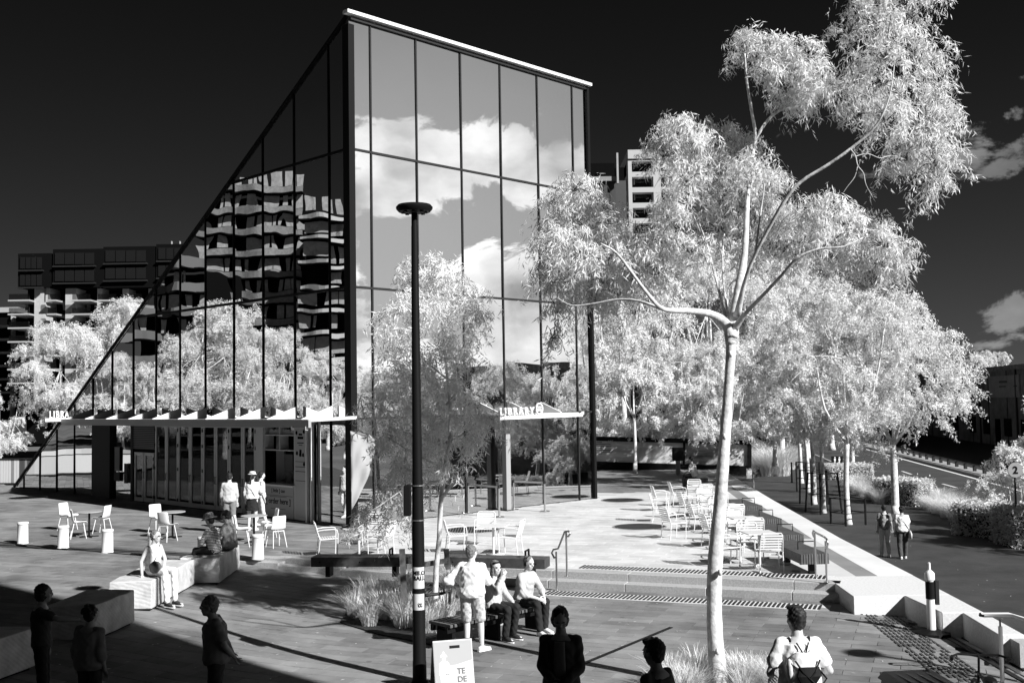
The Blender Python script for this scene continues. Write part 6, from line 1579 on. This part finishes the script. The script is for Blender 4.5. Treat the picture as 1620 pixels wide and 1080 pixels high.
tee_w = mat('cloth_white', .78, .85, bump=.2, bs=40); tee_g = mat('cloth_pale_grey', .48, .85, bump=.2, bs=40); blk = mat('cloth_black', .018, .85); drk = mat('cloth_dark', .045, .85); sho_w = mat('shorts_pattern', .5, .85, var=.4, vs=26); crm = mat('cloth_cream', .7, .85, bump=.2, bs=30); mid = mat('cloth_mid', .2, .85, bump=.2, bs=30)
sh_b = mat('shoe_black', .03, .5); sh_w = mat('shoe_white', .7, .5)
def stripes():
    m = mat('cloth_striped', .3, .85); t = m.node_tree; w = t.nodes.new('ShaderNodeTexWave'); w.bands_direction = 'Z'; w.inputs['Scale'].default_value = 9; c = t.nodes.new('ShaderNodeTexCoord'); t.links.new(c.outputs['Object'], w.inputs['Vector'])
    r = t.nodes.new('ShaderNodeValToRGB'); r.color_ramp.elements[0].position = .45; r.color_ramp.elements[0].color = (.09,.09,.09,1); r.color_ramp.elements[1].position = .6; r.color_ramp.elements[1].color = (.7,.7,.7,1); t.links.new(w.outputs['Fac'], r.inputs[0]); t.links.new(r.outputs[0], t.nodes['Principled BSDF'].inputs['Base Color']); return m
strp = stripes()
def pack(t, J, HM, m=None, w=.15, h=.44, off=.0, strapm=None, top=1.40):
    m = m or crm; z0 = top-h; lean = (J['neck']-J['pel']).normalized()
    mb = MB(); y = -.115; mb.rings([((0,y-.075,z0),V_((w*.9,0,0)),V_((0,.06,0))),((0,y-.085,z0+.05),V_((w,0,0)),V_((0,.085,0))),((0,y-.08,z0+h*.6),V_((w,0,0)),V_((0,.08,0))),((0,y-.06,z0+h-.04),V_((w*.85,0,0)),V_((0,.06,0))),((0,y-.05,z0+h),V_((w*.5,0,0)),V_((0,.035,0)))])
    b = link('backpack', solid(mb, .012, 3, .007, 12), m, t); s_ = strapm or m_black
    for q in (-1,1):
        MB().tube([(q*.10,-.14,z0+.10),(q*.17,-.06,z0+.08),(q*.16,.06,z0+.12),(q*.13,.125,1.22),(q*.115,.07,1.42),(q*.10,-.03,1.462),(q*.06,-.12,top+.0),(q*.03,-.15,top-.04)], .018, 8).build('strap', s_, b)
    return b
# 1 the standing man
def ex1(t, J, HM): pass
person(on(748,1031), -12, 'man standing back turned, hand on hip, in white t-shirt and patterned shorts',
    stand(elL=(-.40,-.08,1.17), wrL=(-.22,.10,1.04), elR=(.26,.08,1.15), wrR=(.20,.27,1.12), anR=(.14,.06,.085), toR=(.24,.20,.035), anL=(-.09,-.02,.085), toL=(-.12,.14,.035), knR=(.13,.05,.50), yaw=-25),
    (.8,'elbow',.034,-.24,tee_w), ('shorts',.018,sho_w), ('short',hg_), sh_w, .6, 1.0, .013, 1.12)
bu = (SBb-SBa).normalized()
def bench_pt(f): p = lerp(SBa, Vector((.62,19.9,-.33)), f); return (p.x,p.y,-.33)
# 2 seated woman with sunglasses on her head
def ex2(t, J, HM):
    MB().tube([HM@V_((-.075,.03,.085)), HM@V_((-.04,.075,.10)), HM@V_((0,.082,.10)), HM@V_((.04,.075,.10)), HM@V_((.075,.03,.085))], .011, 8).build('sunglasses', m_black, t)
person(bench_pt(.46), -128, 'woman seated on the slatted bench, hand at mouth, sunglasses on her hair',
    sit(.47, .03, wrR=(-.02,.25,1.10), elR=(.20,.24,.84), wrL=(-.15,.34,.62), elL=(-.24,.12,.72), yaw=-20, anR=(.10,.36,.085), toR=(.12,.52,.035), anL=(-.14,.34,.085), toL=(-.15,.5,.035)),
    (.5,'long',.016,-.2,tee_g), ('wide',.008,blk), ('long',hg_), sh_b, .6, 1., .013, 1.03, True, (1.0,.6), extra=ex2)
# 3 seated man
def ex3(t, J, HM):
    mb = MB(); mb.tube([HM@V_((.08,.0,-.01)), HM@V_((.06,.0,.10)), HM@V_((0,-.0,.135)), HM@V_((-.06,.0,.10)), HM@V_((-.08,0,-.01))], .009, 8); mb.ell((.082,0,-.01),(.016,.03,.034),10,HM); mb.ell((-.082,0,-.01),(.016,.03,.034),10,HM); mb.build('headphones', m_black, t)
person(bench_pt(.74), -132, 'man in headphones and pale shirt seated at the far end of the slatted bench',
    sit(.47, .10, wrR=(.10,.46,.64), elR=(.27,.25,.72), wrL=(-.08,.44,.62), elL=(-.26,.22,.72), yaw=-8, pitch=8, anR=(.14,.52,.085), toR=(.16,.69,.035), anL=(-.12,.40,.085), toL=(-.13,.57,.035)),
    (.5,'elbow',.022,-.2,tee_g), ('wide',.008,blk), ('short',hg_), sh_w, .58, 1., .013, 1.05, False, (.9,.9), extra=ex3)
# day pack on the ground by the seated woman
p = on(796, 1008); t = thing('backpack', tuple(p), R(20), 'grey daypack standing on the paving at the seated woman\'s feet', 'backpack'); mb = MB()
mb.rings([((0,0,.01),V_((.15,0,0)),V_((0,.10,0))),((0,0,.08),V_((.17,0,0)),V_((0,.12,0))),((0,.01,.30),V_((.155,0,0)),V_((0,.10,0))),((0,.02,.42),V_((.11,0,0)),V_((0,.07,0))),((0,.02,.46),V_((.05,0,0)),V_((0,.03,0)))])
o = link('pack_body', solid(mb, .013, 3, .008, 12), mat('pack_grey', .42, .8), t); mb = MB(); mb.rings([((0,-.115,.05),V_((.12,0,0)),V_((0,.03,0))),((0,-.12,.16),V_((.125,0,0)),V_((0,.035,0))),((0,-.10,.24),V_((.10,0,0)),V_((0,.02,0)))]); link('front_pocket', solid(mb,.013,2,.005,14), mat('pocket_dark',.10,.8), t)
MB().tube([(-.03,.03,.44),(-.03,.03,.50),(.03,.03,.50),(.03,.03,.44)], .01, 8).build('grab_loop', m_black, t)
for s in (-.08,.08): MB().tube([(s,.08,.42),(s*1.3,.14,.25),(s*1.2,.10,.05)], .014, 8).build('strap', m_black, t)
# 4 woman in white on the bright block
def ex4(t, J, HM):
    MB().tube([J['shL']+V_((.06,.06,.05)), V_((-.02,.13,J['neck'].z-.14)), V_((.12,.14,J['pel'].z+.16)), V_((.20,.14,J['pel'].z+.08))], .008, 6).build('bag_strap', m_dark, t)
    mb = MB(); c = V_((.17,.24,J['pel'].z+.09)); mb.ell(c, (.10,.14,.12), 14); link('handbag', solid(mb,.014,2,.006,14), mat('bag_grey',.12,.6), t)
    MB().tube([HM@V_((-.06,.075,.008)), HM@V_((0,.095,.01)), HM@V_((.06,.075,.008))], .006, 6).build('glasses', m_dark, t)
p = on(262, 962)
person((-7.18, 21.35, zlow(-7.1,21.3)), -118, 'woman in white with a shoulder bag sitting alone on the bright stone block',
    sit(.585, .02, elR=(.27,-.04,.87), wrR=(.30,.02,.62), wrL=(-.02,.26,.72), elL=(-.22,.10,.86), yaw=12, anR=(.12,.52,.085), toR=(.13,.70,.035), anL=(-.10,.50,.085), toL=(-.10,.68,.035)),
    (.8,'none',.010,-.2,tee_w), ('trousers',.004,tee_w), ('short',hg_), sh_b, .5, 1., .013, 1.04, True, (.3,.8), extra=ex4)
# 5, 6 the couple on the shaded block
def ex5(t, J, HM):
    MB().lathe([(.17,.035),(.165,.045),(.112,.075),(.105,.135),(.085,.165),(.02,.17)], 24).build('bucket_hat', mat('hat_grey', .16, .85), t, smooth='auto').matrix_local = HM
pb_ = on(347, 925)
person((-6.75, 24.2, pb_.z), 70, 'person in striped top and bucket hat sitting arms crossed on the shaded block',
    sit(.61, .08, elR=(.2,.22,.88), wrR=(-.06,.27,.90), elL=(-.2,.22,.88), wrL=(.06,.29,.86), pitch=15, anR=(.12,.58,.12), toR=(.12,.74,.07), anL=(-.12,.58,.12), toL=(-.12,.74,.07)),
    (.5,'elbow',.014,-.2,strp), ('trousers',.004,drk), ('short',hd), sh_b, .3, 1., .014, 1.08, True, (.8,.8), extra=ex5)
person((-6.6, 24.9, pb_.z), 80, 'heavier person in a plain dark shirt seated beside the striped top on the shaded block',
    sit(.61, .05, pitch=10), (.2,'short',.02,-.2,mid), ('trousers',.01,drk), ('short',hd), sh_b, .3, 1.02, .014, 1.2, False, (.6,.6))
# 7 man in the shade with glasses, hands behind him
def ex7(t, J, HM): MB().tube([HM@V_((-.08,.0,.008)), HM@V_((-.07,.075,.008)), HM@V_((0,.098,.008)), HM@V_((.07,.075,.008)), HM@V_((.08,0,.008))], .004, 6).build('glasses', m_steel, t)
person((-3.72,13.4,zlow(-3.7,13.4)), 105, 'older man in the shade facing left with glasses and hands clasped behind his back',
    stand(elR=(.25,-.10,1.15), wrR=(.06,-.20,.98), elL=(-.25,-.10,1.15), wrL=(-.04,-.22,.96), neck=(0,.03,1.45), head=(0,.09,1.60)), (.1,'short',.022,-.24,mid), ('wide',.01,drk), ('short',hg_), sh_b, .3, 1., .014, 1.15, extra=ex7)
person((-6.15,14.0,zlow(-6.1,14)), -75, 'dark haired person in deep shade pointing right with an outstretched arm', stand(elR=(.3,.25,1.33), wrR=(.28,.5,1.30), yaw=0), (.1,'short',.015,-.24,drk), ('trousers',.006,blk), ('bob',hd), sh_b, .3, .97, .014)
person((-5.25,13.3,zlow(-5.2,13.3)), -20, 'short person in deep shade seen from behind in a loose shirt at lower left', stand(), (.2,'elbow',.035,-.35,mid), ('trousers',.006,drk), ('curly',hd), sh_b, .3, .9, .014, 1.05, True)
# 10 woman with phone
def ex10(t, J, HM):
    MB().tube([HM@V_((-.08,.0,.006)), HM@V_((-.07,.075,.006)), HM@V_((0,.098,.006)), HM@V_((.07,.075,.006)), HM@V_((.08,0,.006))], .0045, 6).build('glasses', m_steel, t)
    mb = MB(); c = (J['wrR']+J['wrL'])/2+V_((0,.06,.02)); mb.box(-.075,.075,-.04,.04,-.005,.005, Matrix.Translation(c)@Euler((R(35),0,0)).to_matrix().to_4x4()); mb.build('phone', m_black, t, bevel=.004)
    MB().tube([(.12,.10,1.40),(.10,.15,1.1),(-.2,.10,.85)], .012, 6).build('bag_strap', m_black, t)
    mb = MB(); mb.rings([((0,.115,1.42),V_((.055,0,0)),V_((0,.02,0))),((0,.135,1.2),V_((.06,0,0)),V_((0,.02,0))),((0,.125,.95),V_((.075,0,0)),V_((0,.02,0)))]); mb.build('inner_top', mat('cloth_inner', .16, .8), t)
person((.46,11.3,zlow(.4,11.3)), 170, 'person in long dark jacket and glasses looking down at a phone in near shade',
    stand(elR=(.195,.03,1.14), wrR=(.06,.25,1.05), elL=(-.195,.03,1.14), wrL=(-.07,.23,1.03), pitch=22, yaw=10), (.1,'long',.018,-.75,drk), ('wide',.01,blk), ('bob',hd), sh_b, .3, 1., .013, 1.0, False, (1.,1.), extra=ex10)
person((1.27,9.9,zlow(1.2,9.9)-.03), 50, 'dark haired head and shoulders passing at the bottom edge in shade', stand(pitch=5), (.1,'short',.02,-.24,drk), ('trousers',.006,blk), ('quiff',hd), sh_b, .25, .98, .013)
# 12 backpack man
def ex12(t, J, HM):
    b = pack(t, J, HM, crm, .155, .46, top=1.36)
    MB().tube([(-.06,-.13,1.44),(-.02,-.17,1.36),(0,-.19,1.30),(.02,-.17,1.36),(.06,-.13,1.44)], .007, 6).build('drawstring', m_black, b)
    mb = MB(); mb.rings([((-.01,-.285,1.08),V_((.07,0,0)),V_((0,.012,0))),((0,-.28,1.16),V_((.12,0,0)),V_((0,.02,0))),((.01,-.26,1.24),V_((.10,0,0)),V_((0,.02,0)))]); mb.build('black_pouch', m_black, b)
    for q in ([(-.12,-.25,1.30),(-.06,-.29,1.20),(.0,-.30,1.14)],[(.12,-.25,1.30),(.06,-.29,1.20),(0,-.30,1.14)],[(0,-.30,1.14),(.07,-.30,1.07),(.11,-.29,1.00)],[(.10,-.27,1.22),(.19,-.23,1.12),(.15,-.25,1.08)]): MB().tube(q, .009, 6).build('webbing', m_black, b)
    mb = MB(); mb.ell((-.155,-.19,1.20),(.035,.05,.11),10); mb.build('side_bottle', tee_w, b, smooth=True)
    mb = MB(); mb.ell((-.13,-.24,.98),(.04,.04,.06),10); mb.build('key_pouch', m_dark, b, smooth=True)
person((2.72,10.5,zlow(2.8,10.5)+.09), 6, 'dark haired man in white with a pale backpack walking away at the bottom',
    stand(elR=(.30,-.04,1.14), wrR=(.22,.20,1.08), elL=(-.29,-.02,1.14), wrL=(-.20,.20,1.05), yaw=12), (.8,'short',.024,-.24,tee_w), ('shorts',.012,mid), ('quiff',hd), sh_b, .5, 1., .012, 1.04, extra=ex12)
# 13, 14 the pair on the footpath
p = G(1401, 880, -1.3)
def ex13(t, J, HM): pack(t, J, HM, mat('camouflage', .35, .8, var=.6, vs=16), .14, .42)
person(p, -8, 'walker on the footpath with a mottled backpack and pale trousers', stand(anR=(.10,-.12,.11), knR=(.10,.08,.50), toR=(.11,.03,.04), anL=(-.10,.12,.085), toL=(-.10,.28,.035), wrR=(.26,.12,.92)), (.3,'short',.015,-.2,mid), ('wide',.012,crm), ('short',hd), sh_w, .45, .93, .018, extra=ex13, face=False)
def ex14(t, J, HM):
    MB().tube([(-.14,.0,1.46),(-.05,-.14,1.35),(.12,-.15,1.08),(.20,-.10,.95)], .016, 6).build('bag_strap', m_dark, t)
    mb = MB(); mb.rings([((.24,-.06,.68),V_((.04,0,0)),V_((0,.15,0))),((.24,-.07,.84),V_((.05,0,0)),V_((0,.14,0))),((.22,-.08,.95),V_((.02,0,0)),V_((0,.11,0)))]); mb.build('shoulder_bag', crm, t, smooth=True)
p = G(1429, 883, -1.3); person(p, -4, 'walker on the footpath in a white t-shirt with a pale shoulder bag and dark trousers', stand(anL=(-.10,-.10,.10), toL=(-.11,.05,.04), anR=(.10,.10,.085), toR=(.10,.26,.035)), (.8,'short',.03,-.22,tee_w), ('wide',.02,mat('cloth_darkgrey',.07,.85)), ('curly',hd), sh_w, .4, .92, .018, 1.08, extra=ex14, face=False)
# 15-18 at the hatch
person(on(363,843), 8, 'man in a pale jumper and grey shorts queuing at the cafe with his back turned', stand(anR=(.13,.02,.085), anL=(-.11,0,.085), yaw=0, pitch=12), (.5,'elbow',.024,-.2,tee_g), ('shorts',.012,mid), ('short',hd), sh_w, .62, 1.02, .018, 1.08, face=False)
def ex16(t, J, HM):
    MB().tube([(-.13,-.02,1.46),(-.02,-.135,1.3),(.13,-.14,1.05)], .012, 6).build('bag_strap', m_dark, t)
    MB().lathe([(.13,.07),(.12,.075),(.09,.085),(.085,.14),(.03,.155)], 20).build('cap', tee_w, t).matrix_local = HM
person(on(399,839), -5, 'woman in a white top, cap and dark skirt queuing at the cafe', stand(elR=(.27,.05,1.17), wrR=(.2,.25,1.1)), (.8,'elbow',.02,-.1,tee_w), ('skirt',.01,blk), ('pony',hd), sh_w, .62, 1., .018, 1.05, True, face=False, extra=ex16)
person(on(413,832), -60, 'woman in pale clothes stepping up to the cafe counter behind the dark skirt', stand(anR=(.1,.15,.085), toR=(.1,.3,.035), anL=(-.1,-.18,.12), toL=(-.1,-.05,.05)), (.8,'elbow',.018,-.2,crm), ('trousers',.004,crm), ('pony',hd), sh_w, .6, .97, .018, 1., True, face=False)
q = Vector(Cb)+bb*4.75-nl*.9
person(q+V_((0,0,.12)), 150, 'cafe worker standing inside the serving hatch in a pale top', stand(wrR=(.15,.3,1.12), elR=(.25,.08,1.12)), (.5,'short',.014,-.2,tee_g), ('trousers',.004,drk), ('pony',hd), sh_b, .5, .96, .018, 1., True)
# 19, 20 far figures
p = G(1100, 772, 0); def_pack = lambda t, J, HM: pack(t, J, HM, mat('pack_white', .6, .8), .13, .38, top=J['neck'].z-.05)
tt = thing('seat_block', (p.x,p.y,0), 0, 'low dark seat under the man at the end of the table row', 'bench'); MB().box(-.5,.5,-.25,.25,.05,.43).build('seat', m_dark, tt, bevel=.01); MB().box(-.4,.4,-.2,.2,0,.05).build('plinth', m_black, tt)
person((p.x,p.y,0), 60, 'man seated with his back turned and a pale pack beyond the row of tables', sit(.44, .12, pitch=15, anR=(.12,.50,.085)), (.5,'short',.016,-.2,tee_g), ('trousers',.006,drk), ('short',hd), sh_w, .4, 1., .02, face=False)
p = G(1257, 741, -1.3)
person(p, 175, 'distant man in a pale suit walking towards the viewer beside the bright grass', stand(anR=(.1,.15,.085), toR=(.1,.3,.035), anL=(-.1,-.15,.12), toL=(-.1,0,.05)), (.6,'long',.02,-.3,crm), ('wide',.01,crm), ('short',hd), sh_b, .4, 1.0, .022, face=False)
# bits: fallen bark and leaves on the ground
rs = np.random.RandomState(12); mb = MB()
for i in range(420):
    px, py = rs.uniform(0,1620), 790+290*rs.uniform(0,1)**.8; p = on(px, py)
    if stepdist(p.x,p.y) > 0 and p.x > edge_x(p.y): p = G(px, py, -1.295)
    a_ = rs.uniform(0,6.28); l = rs.uniform(.03,.09); u = V_((math.cos(a_),math.sin(a_),0)); w = V_((-u.y,u.x,0))*l*.16; z = V_((0,0,.006)); mb.add([p-u*l/2+z, p-w+z+z*.8, p+u*l/2+z, p+w+z*1.4], [(0,1,2,3)])
o = mb.build('fallen_leaves', m_leaf2); tag(o, 'thin pale gum leaves scattered over the paving and path', 'fallen leaves', kind='stuff')
